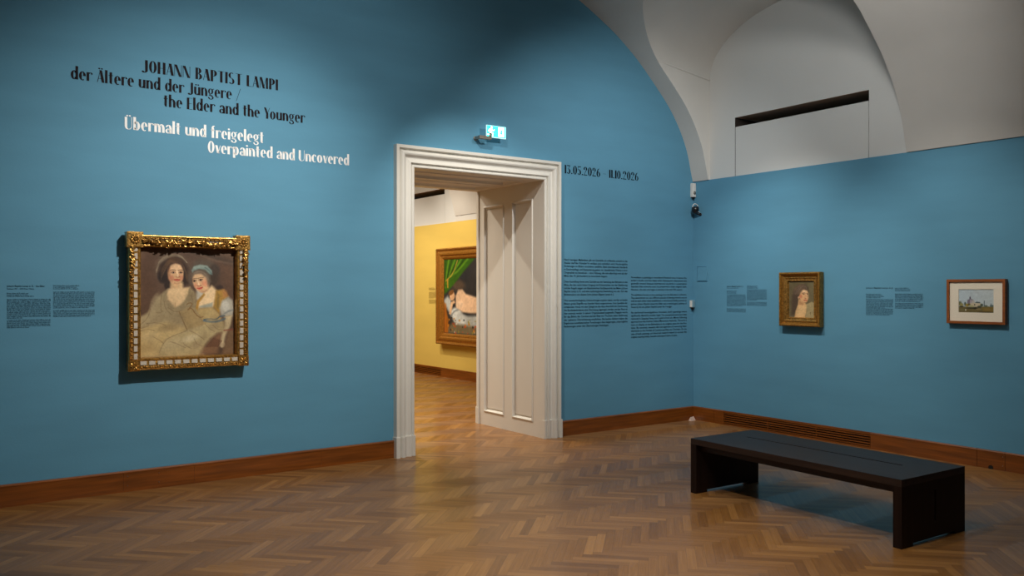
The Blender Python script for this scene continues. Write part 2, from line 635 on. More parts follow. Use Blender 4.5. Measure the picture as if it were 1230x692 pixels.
tag(end_wall('wall_back', 0.0, BLUE, 0.0), 'tall blue wall with an arched top and the white doorway', 'wall')
tag(end_wall('wall_next_front', 1.2, YELLOW, 0.1, -7.9, 0.1), 'yellow wall of the next room around the doorway', 'wall')
w = MB()
w.box(0.0, 0.011, -9.0, 0.0, 0.0, 2.757)
tag(struct(w.build('wall_right', BLUE)), 'blue right wall with the two small framed pictures', 'wall')
w = MB()
w.box(0.05, 0.1, -9.0, BAY1, 2.0, 2.95)
struct(w.build('wall_right_backing', PLASTER), 'dark gap backing above the blue right wall', 'wall')
w = MB()
w.box(-8.1, -8.0, -9.1, 0.0, 0.0, 2.80)
tag(struct(w.build('wall_left', BLUE)), 'blue side wall behind the camera', 'wall')
w = MB()
w.box(-8.1, 0.2, -9.1, -9.0, 0.0, 5.2)
tag(struct(w.build('wall_front', BLUE)), 'blue wall behind the camera', 'wall')
w = MB()
w.box(0.1, 0.111, 1.2, 11.2, 0.0, 2.66)
tag(struct(w.build('wall_next_right', YELLOW)), 'yellow wall with the large gold framed painting', 'wall')
w = MB()
w.box(0.1, 0.115, 1.2, BAY1 + RDY, 2.66, 2.80)
w.box(0.1, 0.115, BAY0 + RDY, 11.2, 2.66, 2.80)
tag(struct(w.build('wall_next_right_band', PLASTER)), 'white band between yellow wall and vault', 'wall')
w = MB()
w.box(-8.0, -7.9, 1.2, 11.2, 0.0, 2.80)
tag(struct(w.build('wall_next_left', YELLOW)), 'yellow side wall of the next room', 'wall')
w = MB()
w.box(-8.0, 0.2, 11.2, 11.3, 0.0, 5.2)
tag(struct(w.build('wall_next_back', YELLOW)), 'yellow far wall of the next room', 'wall')


# ------------------------------------------------------------------ doorway: casing, plinths, panelled reveals, soffit
def casing(name, y, facing, lab):
    """mitred door casing: left jamb, head, right jamb. facing -1 = towards our room"""
    ox0, ox1, oz = -3.885, -2.010, 2.805
    wd = 0.195
    prof = [(0.0, 0.0), (0.0, 0.060), (0.004, 0.064), (0.027, 0.064), (0.031, 0.058), (0.035, 0.034), (0.042, 0.034), (0.050, 0.050), (0.060, 0.060),
            (0.072, 0.063), (0.084, 0.058), (0.094, 0.046), (0.101, 0.035), (0.112, 0.031), (0.126, 0.034), (0.140, 0.042), (0.151, 0.046),
            (0.156, 0.041), (0.159, 0.022), (0.167, 0.022), (0.171, 0.032), (0.181, 0.038), (0.190, 0.036), (wd, 0.030), (wd, 0.0)]
    root = thing(name, lab, None, (0, y, 0))
    root['kind'] = 'structure'
    z0 = 0.18

    def side(sgn, ox):
        m = MB()
        m.grid([[(ox + sgn * o, facing * d, z0), (ox + sgn * o, facing * d, oz - o)] for o, d in prof])
        return m.build('jamb_casing', DOORWHITE, root)

    side(1, ox0)
    side(-1, ox1)
    m = MB()
    m.grid([[(ox0 + o, facing * d, oz - o), (ox1 - o, facing * d, oz - o)] for o, d in prof])
    m.build('head_casing', DOORWHITE, root)
    for sgn, ox in ((1, ox0), (-1, ox1)):
        m = MB()
        pp = [(o - (0.008 if o < .02 else 0) + (0.006 if o > .17 else 0), (d + 0.012) if 0 < i < len(prof) - 1 else d) for i, (o, d) in enumerate(prof)]
        m.grid([[(ox + sgn * o, facing * d, 0.0), (ox + sgn * o, facing * d, z0 + .004)] for o, d in pp])
        m.poly([(ox + sgn * o, facing * d, z0 + .004) for o, d in pp])
        m.build('plinth_block', DOORWHITE, root)
    return root


casing('door_1', 0.0, -1, 'white moulded door casing in the blue wall')['category'] = 'door frame'
casing('door_2', 1.2, 1, 'white moulded door casing on the yellow room side')['category'] = 'door frame'


def panelled(u0, u1, v0, v1, panels, to3, name, parent=None):
    """flat panelled board: grid with recessed moulded panels. to3(u, v, depth)"""
    m = MB()
    us = sorted(set([u0, u1] + [p[0] for p in panels] + [p[1] for p in panels]))
    vss = sorted(set([v0, v1] + [p[2] for p in panels] + [p[3] for p in panels]))
    for a, b in zip(us[:-1], us[1:]):
        for c, d in zip(vss[:-1], vss[1:]):
            mu, mv = (a + b) / 2, (c + d) / 2
            if any(p[0] < mu < p[1] and p[2] < mv < p[3] for p in panels):
                continue
            m.poly([to3(a, c, 0), to3(b, c, 0), to3(b, d, 0), to3(a, d, 0)])
    steps = [(0, 0), (0.004, -0.007), (0.014, -0.009), (0.020, 0.006), (0.030, 0.022), (0.042, 0.024), (0.046, 0.016), (0.060, 0.016)]
    for (a, b, c, d) in panels:
        prev = None
        for ins, dep in steps:
            q = [to3(a + ins, c + ins, dep), to3(b - ins, c + ins, dep), to3(b - ins, d - ins, dep), to3(a + ins, d - ins, dep)]
            if prev:
                for k in range(4):
                    m.poly([prev[k], prev[(k + 1) % 4], q[(k + 1) % 4], q[k]])
            prev = q
        m.poly(prev)
    return m.build(name, DOORWHITE, parent)


vp = [(0.165, 0.535, 0.145, 2.44), (0.685, 1.075, 0.145, 2.43)]
o = panelled(0.0, 1.2, 0.0, DZ, vp, lambda u, v, d: (DX1 + d, u, v), 'trim_1')
struct(o, 'white panelled right reveal of the deep doorway', 'door reveal')
o = panelled(0.0, 1.2, 0.0, DZ, vp, lambda u, v, d: (DX0 - d, u, v), 'trim_2')
struct(o, 'white panelled left reveal of the deep doorway', 'door reveal')
sp = [(0.12, DX1 - DX0 - 0.12, 0.15, 0.52), (0.12, DX1 - DX0 - 0.12, 0.68, 1.05)]
o = panelled(0.0, DX1 - DX0, 0.0, 1.2, sp, lambda u, v, d: (DX0 + u, v, DZ + d), 'trim_3')
struct(o, 'white panelled soffit over the deep doorway', 'door reveal')
m = MB()
m.box(DX1 - 0.014, DX1 - 0.0, 1.17, 1.2, 0.0, DZ)
m.box(DX1 - 0.018, DX1 - 0.0, 1.165, 1.2, 0.0, 0.18)
struct(m.build('trim_4', DOORWHITE), 'narrow white edge strip at the far end of the reveal', 'door trim')

# ------------------------------------------------------------------ baseboards
BH, BT = 0.155, 0.024


def base_seg(m, a, b, axis, flip=0.0, side=-1):
    """one length of board. axis 'x': along x on y=flip ; axis 'y': along y on x=flip; side = sign of the outward normal"""
    prof = [(0, 0), (BT, 0), (BT, BH - 0.018), (BT + .002, BH - 0.016), (BT + .002, BH - 0.008), (BT - .005, BH), (0, BH)]
    if axis == 'x':
        rows = [[(a, flip + side * d, z), (b, flip + side * d, z)] for d, z in prof]
    else:
        rows = [[(flip + side * d, a, z), (flip + side * d, b, z)] for d, z in prof]
    m.grid(rows)
    m.poly([r[0] for r in rows])
    m.poly([r[1] for r in rows])


def screws(m, xs, zs, axis, flip=0.0, side=-1):
    for x in xs:
        for z in zs:
            c = (x, flip + side * (BT + .001), z) if axis == 'x' else (flip + side * (BT + .001), x, z)
            m.blob(c, 0.004)


m = MB()
for a, b in ((-8.0, -6.13), (-6.1288, -5.62), (-5.6188, -4.58), (-4.5788, -3.892)):
    base_seg(m, a, b, 'x')
bb = struct(m.build('baseboard_left', BASEWOOD), 'reddish brown wooden baseboard under the title wall', 'baseboard')
m = MB()
screws(m, (-6.1, -5.88), (0.045, 0.115), 'x')
m.build('screw_head', METAL_GREY, bb)
m = MB()
base_seg(m, -2.004, -0.024, 'x')
struct(m.build('baseboard_back', BASEWOOD), 'reddish brown wooden baseboard right of the doorway', 'baseboard')


def grille_board(name, x, y_far, y_near, g0, g1, joints, lab):
    m = MB()
    cuts = [y_near] + sorted(joints) + [y_far]
    for a, b in zip(cuts[:-1], cuts[1:]):
        if a >= g1 - 1e-6 and b <= g0 + 1e-6:
            continue
        base_seg(m, a + .0015, b - .0015, 'y', x)
    # rail above and below the grille
    m.box(x - BT, x, g1, g0, 0, 0.016)
    m.box(x - BT, x, g1, g0, BH - 0.022, BH)
    o = struct(m.build(name, BASEWOOD), lab, 'baseboard')
    s = MB()
    s.box(x - 0.004, x - 0.001, g1, g0, 0.016, BH - 0.022)
    n = s.build('grille_void', GRILLE_DARK, o)
    s = MB()
    zz = np.linspace(0.016, BH - 0.022, 6)
    for k in range(5):
        zm = (zz[k] + zz[k + 1]) / 2
        s.box(x - BT - .002, x - 0.006, g1, g0, zm - 0.0055, zm + 0.0055)
    for t in (1 / 3, 2 / 3):
        ym = g0 + (g1 - g0) * t
        s.box(x - BT + .004, x - 0.006, ym - .006, ym + .006, 0.016, BH - 0.022)
    s.build('vent_grille', BASEWOOD, o)
    return o


b3 = grille_board('baseboard_right', 0.0, 0.0, -9.0, -0.47, -2.24, [-0.14, -0.326, -0.47, -2.24, -3.22, -3.448, -5.5],
                  'reddish brown baseboard with slotted vent grille under the right wall')
m = MB()
m.lathe([(0.02, 0.0), (0.02, 0.004), (0.0, 0.004)], (-BT, -3.335, 0.012), 'X', 12)
m.build('cable_notch', GRILLE_DARK, b3)
m = MB()
screws(m, (-3.43,), (0.04, 0.115), 'y')
m.build('screw_head', METAL_GREY, b3)
grille_board('baseboard_next_room', 0.1, 11.2, 1.2, 8.1, 5.90, [5.90, 8.1, 3.6, 9.7],
             'reddish brown baseboard with vent grille under the yellow wall')

# ------------------------------------------------------------------ hand drawn display letters (condensed, thick stems, hairline joins)
T, H = 0.155, 0.042


def _st(x, y0, y1, w=T):
    return [(x, y0), (x + w, y0), (x + w, y1), (x, y1)]


def _dg(x0, y0, x1, y1, w):
    return [(x0, y0), (x0 + w, y0), (x1 + w, y1), (x1, y1)]


def _arc(cx, cy, rx, ry, a0, a1, t=T, h=H, n=22):
    out = []
    ir, iy = rx - t, ry - h
    for i in range(n):
        p = []
        for a in (a0 + (a1 - a0) * i / n, a0 + (a1 - a0) * (i + 1) / n):
            r = math.radians(a)
            p.append(((cx + rx * math.cos(r), cy + ry * math.sin(r)), (cx + ir * math.cos(r), cy + iy * math.sin(r))))
        out.append([p[0][0], p[1][0], p[1][1], p[0][1]])
    return out


def _dot(cx, cy, r=0.07):
    return [(cx + r * math.cos(2 * PI * k / 14), cy + r * math.sin(2 * PI * k / 14)) for k in range(14)]


XH = 0.70


def glyph(c):
    """polygons and advance width, cap height = 1"""
    if c == ' ':
        return [], 0.24
    if c in 'ÄÜäöü':
        base = {'Ä': 'A', 'Ü': 'U', 'ä': 'a', 'ö': 'o', 'ü': 'u'}[c]
        g, w = glyph(base)
        y = 1.12 if base in 'AU' else 0.87
        return g + [_dot(w / 2 - 0.105, y, 0.06), _dot(w / 2 + 0.055, y, 0.06)], w
    if c == 'n':
        return [_st(0, 0, XH)] + _arc(.215, .46, .19, .25, 0, 150) + [_st(.27, 0, .47)], .46
    if c == 'm':
        return [_st(0, 0, XH)] + _arc(.205, .46, .17, .25, 0, 150) + [_st(.24, 0, .47)] + _arc(.445, .46, .17, .25, 0, 150) + [_st(.48, 0, .47)], .67
    if c == 'h':
        return [_st(0, 0, 1.07)] + _arc(.215, .46, .19, .25, 0, 150) + [_st(.27, 0, .47)], .46
    if c == 'u':
        return [_st(0, .22, XH), _st(.27, 0, XH)] + _arc(.19, .24, .19, .25, 180, 330), .46
    if c == 'r':
        return [_st(0, 0, XH)] + _arc(.235, .50, .15, .21, 40, 150, .1) + [_dot(.305, .6, .055)], .36
    if c == 'o':
        return _arc(.21, .35, .21, .365, 0, 360), .46
    if c == 'e':
        return _arc(.2, .35, .2, .365, 0, 305) + [[(.1, .345), (.398, .345), (.398, .372), (.1, .372)]], .43
    if c == 'c':
        return _arc(.2, .35, .2, .365, 50, 305) + [_dot(.3, .57, .055)], .39
    if c == 'a':
        return [_st(.245, 0, .5)] + _arc(.2, .5, .18, .215, 0, 150) + [_dot(.075, .55, .055)] + _arc(.17, .19, .17, .2, 20, 340, .125), .43
    if c == 'd':
        return _arc(.19, .35, .19, .365, 30, 330) + [_st(.27, 0, 1.07)], .46
    if c == 'b':
        return _arc(.215, .35, .19, .365, -150, 150) + [_st(0, 0, 1.07)], .45
    if c == 'p':
        return _arc(.215, .35, .19, .365, -150, 150) + [_st(0, -.27, XH)], .45
    if c == 'l':
        return [_st(0, 0, 1.07)], .2
    if c == 'i':
        return [_st(0, 0, XH), _dot(.067, .9, .075)], .2
    if c == 't':
        return [_st(.06, .14, .95), [(0, XH - .04), (.29, XH - .04), (.29, XH), (0, XH)]] + _arc(.19, .16, .13, .17, 180, 300), .33
    if c == 'f':
        return [_st(.06, 0, .85), [(0, XH - .04), (.28, XH - .04), (.28, XH), (0, XH)]] + _arc(.2, .84, .14, .23, 50, 180, .13), .32
    if c == 'g':
        return _arc(.18, .46, .18, .25, 0, 360, .12) + _arc(.19, -.07, .19, .18, -190, 90, .1, .06) + \
            [_dg(.05, .1, .13, .25, .06), _dg(.27, .62, .36, .72, .07), [(.1, .07), (.3, .07), (.3, .14), (.1, .14)]], .43
    if c == 'v':
        return [_dg(.13, 0, 0, XH, .15), _dg(.18, 0, .33, XH, .035)], .38
    if c == 'J':
        return [_st(.15, .12, 1.0)] + _arc(.08, .13, .225, .20, 245, 360, .15, .06) + [_dot(.03, .02, .075)], .36
    if c == 'O':
        return _arc(.22, .5, .22, .515, 0, 360, .15), .48
    if c == 'H':
        return [_st(0, 0, 1), _st(.3, 0, 1), [(.1, .48), (.34, .48), (.34, .51), (.1, .51)]], .50
    if c == 'A':
        return [_dg(0, 0, .17, 1, .03), _dg(.27, 0, .13, 1, .16), [(.06, .3), (.3, .3), (.3, .33), (.06, .33)]], .45
    if c == 'N':
        return [_st(0, 0, 1, .03), _dg(.27, 0, .0, 1, .15), _st(.40, 0, 1, .03)], .49
    if c == 'M':
        return [_st(0, 0, 1, .03), _dg(.2, 0, .0, 1, .15), _dg(.24, 0, .42, 1, .03), _st(.41, 0, 1, .14)], .61
    if c == 'B':
        return [_st(0, 0, 1)] + _arc(.17, .755, .19, .245, -90, 90) + _arc(.18, .26, .22, .26, -90, 90) + \
            [[(.1, .972), (.18, .972), (.18, 1), (.1, 1)], [(.1, 0), (.19, 0), (.19, .03), (.1, .03)], [(.1, .495), (.19, .495), (.19, .522), (.1, .522)]], .45
    if c == 'P':
        return [_st(0, 0, 1)] + _arc(.17, .72, .22, .28, -90, 90) + [[(.1, .972), (.18, .972), (.18, 1), (.1, 1)], [(.1, .44), (.18, .44), (.18, .468), (.1, .468)]], .43
    if c == 'T':
        return [_st(.14, 0, 1), [(0, .968), (.41, .968), (.41, 1), (0, 1)]], .45
    if c == 'I':
        return [_st(0, 0, 1)], .2
    if c == 'S':
        return _arc(.185, .75, .185, .262, 45, 270, .13, .05) + _arc(.185, .25, .19, .262, -150, 90, .135, .05), .43
    if c == 'L':
        return [_st(0, 0, 1), [(.1, 0), (.35, 0), (.35, .03), (.1, .03)]], .38
    if c == 'E':
        return [_st(0, 0, 1)] + [[(.1, a), (b, a), (b, a + .03), (.1, a + .03)] for a, b in ((0, .36), (.49, .31), (.97, .36))], .40
    if c == 'Y':
        return [_st(.16, 0, .5), _dg(.16, .45, 0, 1, .15), _dg(.24, .45, .40, 1, .03)], .42
    if c == 'U':
        return [_st(0, .25, 1, .15), _st(.40, .25, 1, .03)] + _arc(.215, .26, .215, .275, 180, 360, .15)[:11] + _arc(.215, .26, .215, .275, 270, 360, .03), .50
    if c == '/':
        return [_dg(0, -.1, .3, 1.05, .03)], .36
    if c == '.':
        return [_dot(.07, .065, .07)], .19
    if c == '–':
        return [[(0, .40), (.32, .40), (.32, .43), (0, .43)]], .38
    if c == '0':
        return _arc(.205, .5, .205, .515, 0, 360, .14), .45
    if c == '1':
        return [_st(0.02, 0, 1)], .215
    if c == '2':
        return _arc(.19, .74, .19, .275, -25, 165, .135) + [_dot(.07, .74, .07), _dg(0, 0, .25, .62, .05), _st(0, 0, .1, .39)], .44
    if c == '3':
        return [_st(.02, .9, 1.0, .33), _dg(.12, .56, .30, .92, .04)] + _arc(.17, .29, .2, .305, -150, 100, .14), .42
    if c == '5':
        return [_st(.04, .9, 1.0, .32), _st(.04, .55, .95, .03)] + _arc(.17, .31, .2, .325, -150, 130, .14), .42
    if c == '6':
        return _arc(.2, .29, .2, .305, 0, 360, .135) + _arc(.33, .3, .33, .71, 100, 180, .13, .05), .44
    return [_st(0, 0, XH)], .2


def display_line(parent, m, text, x0, z0, x1, cap):
    """words between x0 and x1 with baseline z0 (local XZ, facing -Y), each word one part"""
    words, x = [[]], 0.0
    for ch in text:
        g, w = glyph(ch)
        if ch == ' ':
            words.append([])
        words[-1] += [[(px + x, py) for px, py in p] for p in g]
        x += w + 0.012
    mx = max(p[0] for wd_ in words for q in wd_ for p in q)
    mn = min(p[0] for wd_ in words for q in wd_ for p in q)
    s = (x1 - x0) / (mx - mn)
    for wd_ in words:
        mb = MB()
        for q in wd_:
            mb.poly([(x0 + (px - mn) * s, 0.0, z0 + py * cap) for px, py in q])
        mb.build('word', m, parent, recalc=False)


VOFF = -0.0015     # thickness of the applied lettering


def letter_thing(name, lab, cat, origin, rz=0.0):
    return thing(name, lab, cat, origin, rz)


t = thing('wall_title', 'large dark exhibition title lettering in three lines high on the blue wall', 'wall lettering', (-5.6, VOFF, 2.88))
for txt, xa, xb, z in (('JOHANN BAPTIST LAMPI', -5.998, -4.947, 3.145), ('der Ältere und der Jüngere /', -6.475, -5.254, 3.022),
                       ('the Elder and the Younger', -5.842, -4.712, 2.902)):
    display_line(t, VINYL_DARK, txt, xa + 5.6, z - 2.88, xb + 5.6, 0.09)
t = thing('wall_subtitle', 'large white subtitle lettering in two lines below the dark title', 'wall lettering', (-5.3, VOFF, 2.58))
for txt, xa, xb, z in (('Übermalt und freigelegt', -6.116, -5.067, 2.70), ('Overpainted and Uncovered', -5.512, -4.316, 2.582)):
    display_line(t, VINYL_WHITE, txt, xa + 5.3, z - 2.58, xb + 5.3, 0.09)
t = thing('wall_date', 'black exhibition dates lettered on the blue wall right of the doorway', 'wall lettering', (-1.398, VOFF, 2.704))
display_line(t, VINYL_BLACK, '13.05.2026 – 11.10.2026', -0.52, 0.0, 0.52, 0.088)


# ------------------------------------------------------------------ running text set in the built-in font
def text_mesh(lines, size, width=None, full=None):
    """lines = [(string, z)], returns verts, faces in local XZ. full[i]: stretch the line to the column width"""
    V, F = [], []
    for i, (s, z) in enumerate(lines):
        cu = bpy.data.curves.new('tmp_text', 'FONT')
        cu.body = s
        cu.size = size
        cu.offset = size * 0.010
        cu.resolution_u = 2
        ob = bpy.data.objects.new('tmp_text', cu)
        COL.objects.link(ob)
        dg = bpy.context.evaluated_depsgraph_get()
        me = bpy.data.meshes.new_from_object(ob.evaluated_get(dg))
        co = np.zeros(len(me.vertices) * 3)
        me.vertices.foreach_get('co', co)
        co = co.reshape(-1, 3)
        k = 1.0
        if len(co):
            w_ = co[:, 0].max()
            if width and (full is None or full[i] or w_ > width):
                k = width / w_
            n = len(V)
            V += [(x * k, 0.0, y + z) for x, y, _ in co]
            F += [tuple(n + v for v in p.vertices) for p in me.polygons]
        bpy.data.objects.remove(ob)
        bpy.data.curves.remove(cu)
        bpy.data.meshes.remove(me)
    mb = MB()
    mb.v, mb.f = V, F
    return mb


def wrap(paras, n):
    """paras = [(text, line count)] -> list of lists of lines"""
    out = []
    for txt, k in paras:
        words = txt.split(' ')
        total = len(txt)
        target = total / (k - 0.35)
        lines, cur = [], ''
        for wd_ in words:
            if cur and len(cur) + 1 + len(wd_) > target + 1.5 and len(lines) < k - 1:
                lines.append(cur)
                cur = wd_
            else:
                cur = (cur + ' ' + wd_).strip()
        lines.append(cur)
        out.append(lines)
    return out


GER = [("Nach heutigen Maßstäben gilt ein Gemälde als vollendet, sobald es das Atelier des*der Künstler*in verlässt und veräußert wird. Nachträgliche "
        "Änderungen an Bildern erscheinen unüblich. Denn internationale Standards in Denkmalpflege und Restaurierung geben vor, künstlerische Werke in "
        "ihrer Originalität zu bewahren – eine Haltung, die sich allerdings erst ab der Mitte des 19. Jahrhunderts zu entwickeln begann.", 6),
       ("Diese Ausstellung nimmt zwei Gemälde aus der Sammlung des Belvedere in den Blick, die den recht freien Umgang mit Kunstwerken vor der Etablierung "
        "solcher Regeln zeigen: ein klassizistisches Familienporträt des Malers Johann Baptist Lampi d. Ä. und eine mythologische Darstellung von der Zeit "
        "des Bildnismalers von dessen Sohn Johann Baptist Lampi d. J.", 5),
       ("Wie kunsttechnologische Untersuchungen ergeben haben, wurden an beiden Bildern große Eingriffe von fremder Hand vorgenommen. Vom Gemälde "
        "der schlafenden Venus mit dem Spiegel ist das dazu Amorbild mit Zustimmung des Bundesdenkmalamts eine Übermalung abgetragen worden, und das Werk "
        "ist hier erstmals wieder in seinem Originalzustand ausgestellt. Dagegen wurde für das Bildnis der Caroline und der Elise von Thurheim keine "
        "Entfernung der späteren Überarbeitung empfohlen. Bei beiden Bildern haben die Ergebnisse kunsthistorischer Forschungen dazu beigetragen, "
        "ursprüngliche Bedeutungen unter den Übermalungen freizulegen.", 9)]
ENG = [("Nowadays, a painting is considered finished once it leaves the artist’s studio and has been sold. Subsequent alterations are generally unusual "
        "because international standards in conservation stipulate that artworks must be preserved in their original state. However, this idea only began to "
        "develop in the mid-19th century.", 5),
       ("The exhibition focuses on two paintings from the Belvedere’s collection. They demonstrate two very different attitudes of altering artworks once "
        "as well as each other were established: a neoclassical family portrait by painter Johann Baptist Lampi the Elder and a mythological painting of "
        "Venus by his son, Johann Baptist Lampi the Younger.", 5),
       ("As technical investigations revealed, both paintings were significantly altered by another hand. The overpainted parts have been removed in "
        "Sleeping Venus and Cupid in front of a Mirror following approval from the Austrian Federal Monuments Authority. This work is now on display at "
        "the Belvedere in its original state for the first time. By contrast, experts did not approve of removing later alterations to the Portrait of "
        "Caroline and Elise von Thurheim. On the case of both paintings, art historical research helped to uncover the original meaning hidden beneath "
        "subsequent layers of paint.", 9)]


def text_column(paras, starts, dz, width, size, m, parent, name='text_column', x=0.0):
    lines, full = [], []
    for (ls, z) in zip(wrap(paras, 0), starts):
        for i, s in enumerate(ls):
            lines.append((s, z - i * dz))
            full.append(i < len(ls) - 1)
    mb = text_mesh(lines, size, width, full)
    mb.v = [(a + x, b_, c) for a, b_, c in mb.v]
    return mb.build(name, m, parent, recalc=False)


t = thing('wall_text_panel', 'two black columns of small introduction text right of the doorway', 'wall text', (-1.927, VOFF, 1.2))
text_column(GER, [1.805 - 1.2, 1.578 - 1.2, 1.383 - 1.2], 0.0335, 0.885, 0.030, VINYL_BLACK, t, x=0.0)
text_column(ENG, [1.630 - 1.2, 1.438 - 1.2, 1.243 - 1.2], 0.0335, 0.875, 0.030, VINYL_BLACK, t, x=0.937)


# small labels: the print is too small in the photograph to read, so each word is a row of letter-like strokes
def strokes_block(x, z, width, nlines, dz, h, last=0.5, ragged=False, seed=0):
    rnd = random.Random(seed)
    m = MB()
    for i in range(nlines):
        end = width * (last if i == nlines - 1 else (rnd.uniform(0.75, 1.0) if ragged else 1.0))
        cx = 0.0
        zz = z - i * dz
        while cx < end - h * .6:
            wl = min(rnd.randint(2, 9) * h * 0.62, end - cx)
            k = 0.0
            while k < wl - h * .2:
                hh = h * rnd.choice((1, 1, 1, 1.45))
                m.poly([(x + cx + k, 0, zz), (x + cx + k + h * .26, 0, zz), (x + cx + k + h * .26, 0, zz + hh), (x + cx + k, 0, zz + hh)])
                if rnd.random() < .7:
                    yb = zz + (h * .82 if rnd.random() < .5 else 0)
                    m.poly([(x + cx + k, 0, yb), (x + cx + k + h * .55, 0, yb), (x + cx + k + h * .55, 0, yb + h * .2), (x + cx + k, 0, yb + h * .2)])
                k += h * 0.62
            cx += wl + h * 0.55
    return m


def label_block(name, lab, origin, rz, heads, blocks, m):
    t = thing(name, lab, 'wall label', origin, rz)
    for (txt, x, z, width, size) in heads:
        mb = text_mesh([(txt, z)], size, width, [True])
        mb.v = [(a + x, b_, c) for a, b_, c in mb.v]
        mb.build('heading', m, t, recalc=False)
    for i, (x, z, width, n, dz, h, last, rag) in enumerate(blocks):
        strokes_block(x, z, width, n, dz, h, last, rag, seed=i + len(lab)).build('text_block', m, t, recalc=False)
    return t


label_block('wall_label', 'small dark label text left of the large gold framed double portrait', (-6.871, VOFF, 1.2), 0,
            [('Johann Baptist Lampi d. Ä. · the Elder', 0, .322, .232, .017), ('Romeno 1751 – 1830 Wien / Vienna', 0, .305, .165, .012)],
            [(0, .274, .17, 3, .0105, .0055, .95, True), (0, .232, .267, 14, .0100, .0055, .35, False), (0, .087, .267, 6, .0102, .0055, .5, False),
             (.284, .328, .17, 3, .0110, .0055, .95, True), (.284, .282, .268, 12, .0102, .0055, .85, False), (.284, .150, .268, 5, .0105, .0055, .9, False)],
            VINYL_SMALL)
RB = -PI / 2
label_block('wall_label', 'small dark label text left of the small gold framed portrait', (VOFF, -0.495, 1.2), RB,
            [('Johann Baptist Lampi d. J.', 0, .335, .23, .020)],
            [(0, .318, .16, 1, .011, .0065, 1, False), (0, .285, .16, 3, .011, .006, .9, True), (0, .245, .264, 12, .0112, .006, .8, False),
             (0, .09, .264, 4, .0112, .006, 1, False), (.279, .340, .17, 3, .0112, .006, .9, True), (.279, .300, .264, 11, .0112, .006, .5, False),
             (.279, .165, .264, 4, .0112, .006, 1, False)], VINYL_SMALL)
label_block('wall_label', 'small dark label text between the gold framed portrait and the framed landscape', (VOFF, -2.182, 1.2), RB,
            [('Johann Baptist Lampi d. J.', 0, .314, .27, .020)],
            [(0, .258, .19, 4, .0112, .006, .8, True), (0, .208, .272, 8, .0112, .006, .7, False), (0, .120, .272, 6, .0112, .006, .9, False),
             (.291, .314, .17, 3, .0120, .006, .9, True), (.291, .260, .268, 7, .0112, .006, .9, False), (.291, .175, .268, 5, .0112, .006, .7, False)],
            VINYL_SMALL)
label_block('wall_label', 'small brown label text on the yellow wall beside the large painting', (0.0985, 6.349, 1.2), RB, [],
            [(0, .330, .25, 3, .016, .009, .9, True), (0, .260, .255, 8, .015, .008, .7, False), (0, .12, .255, 5, .015, .008, .8, False),
             (.285, .330, .10, 3, .016, .009, .9, True), (.285, .260, .12, 6, .015, .008, .7, False)], VINYL_BROWN)


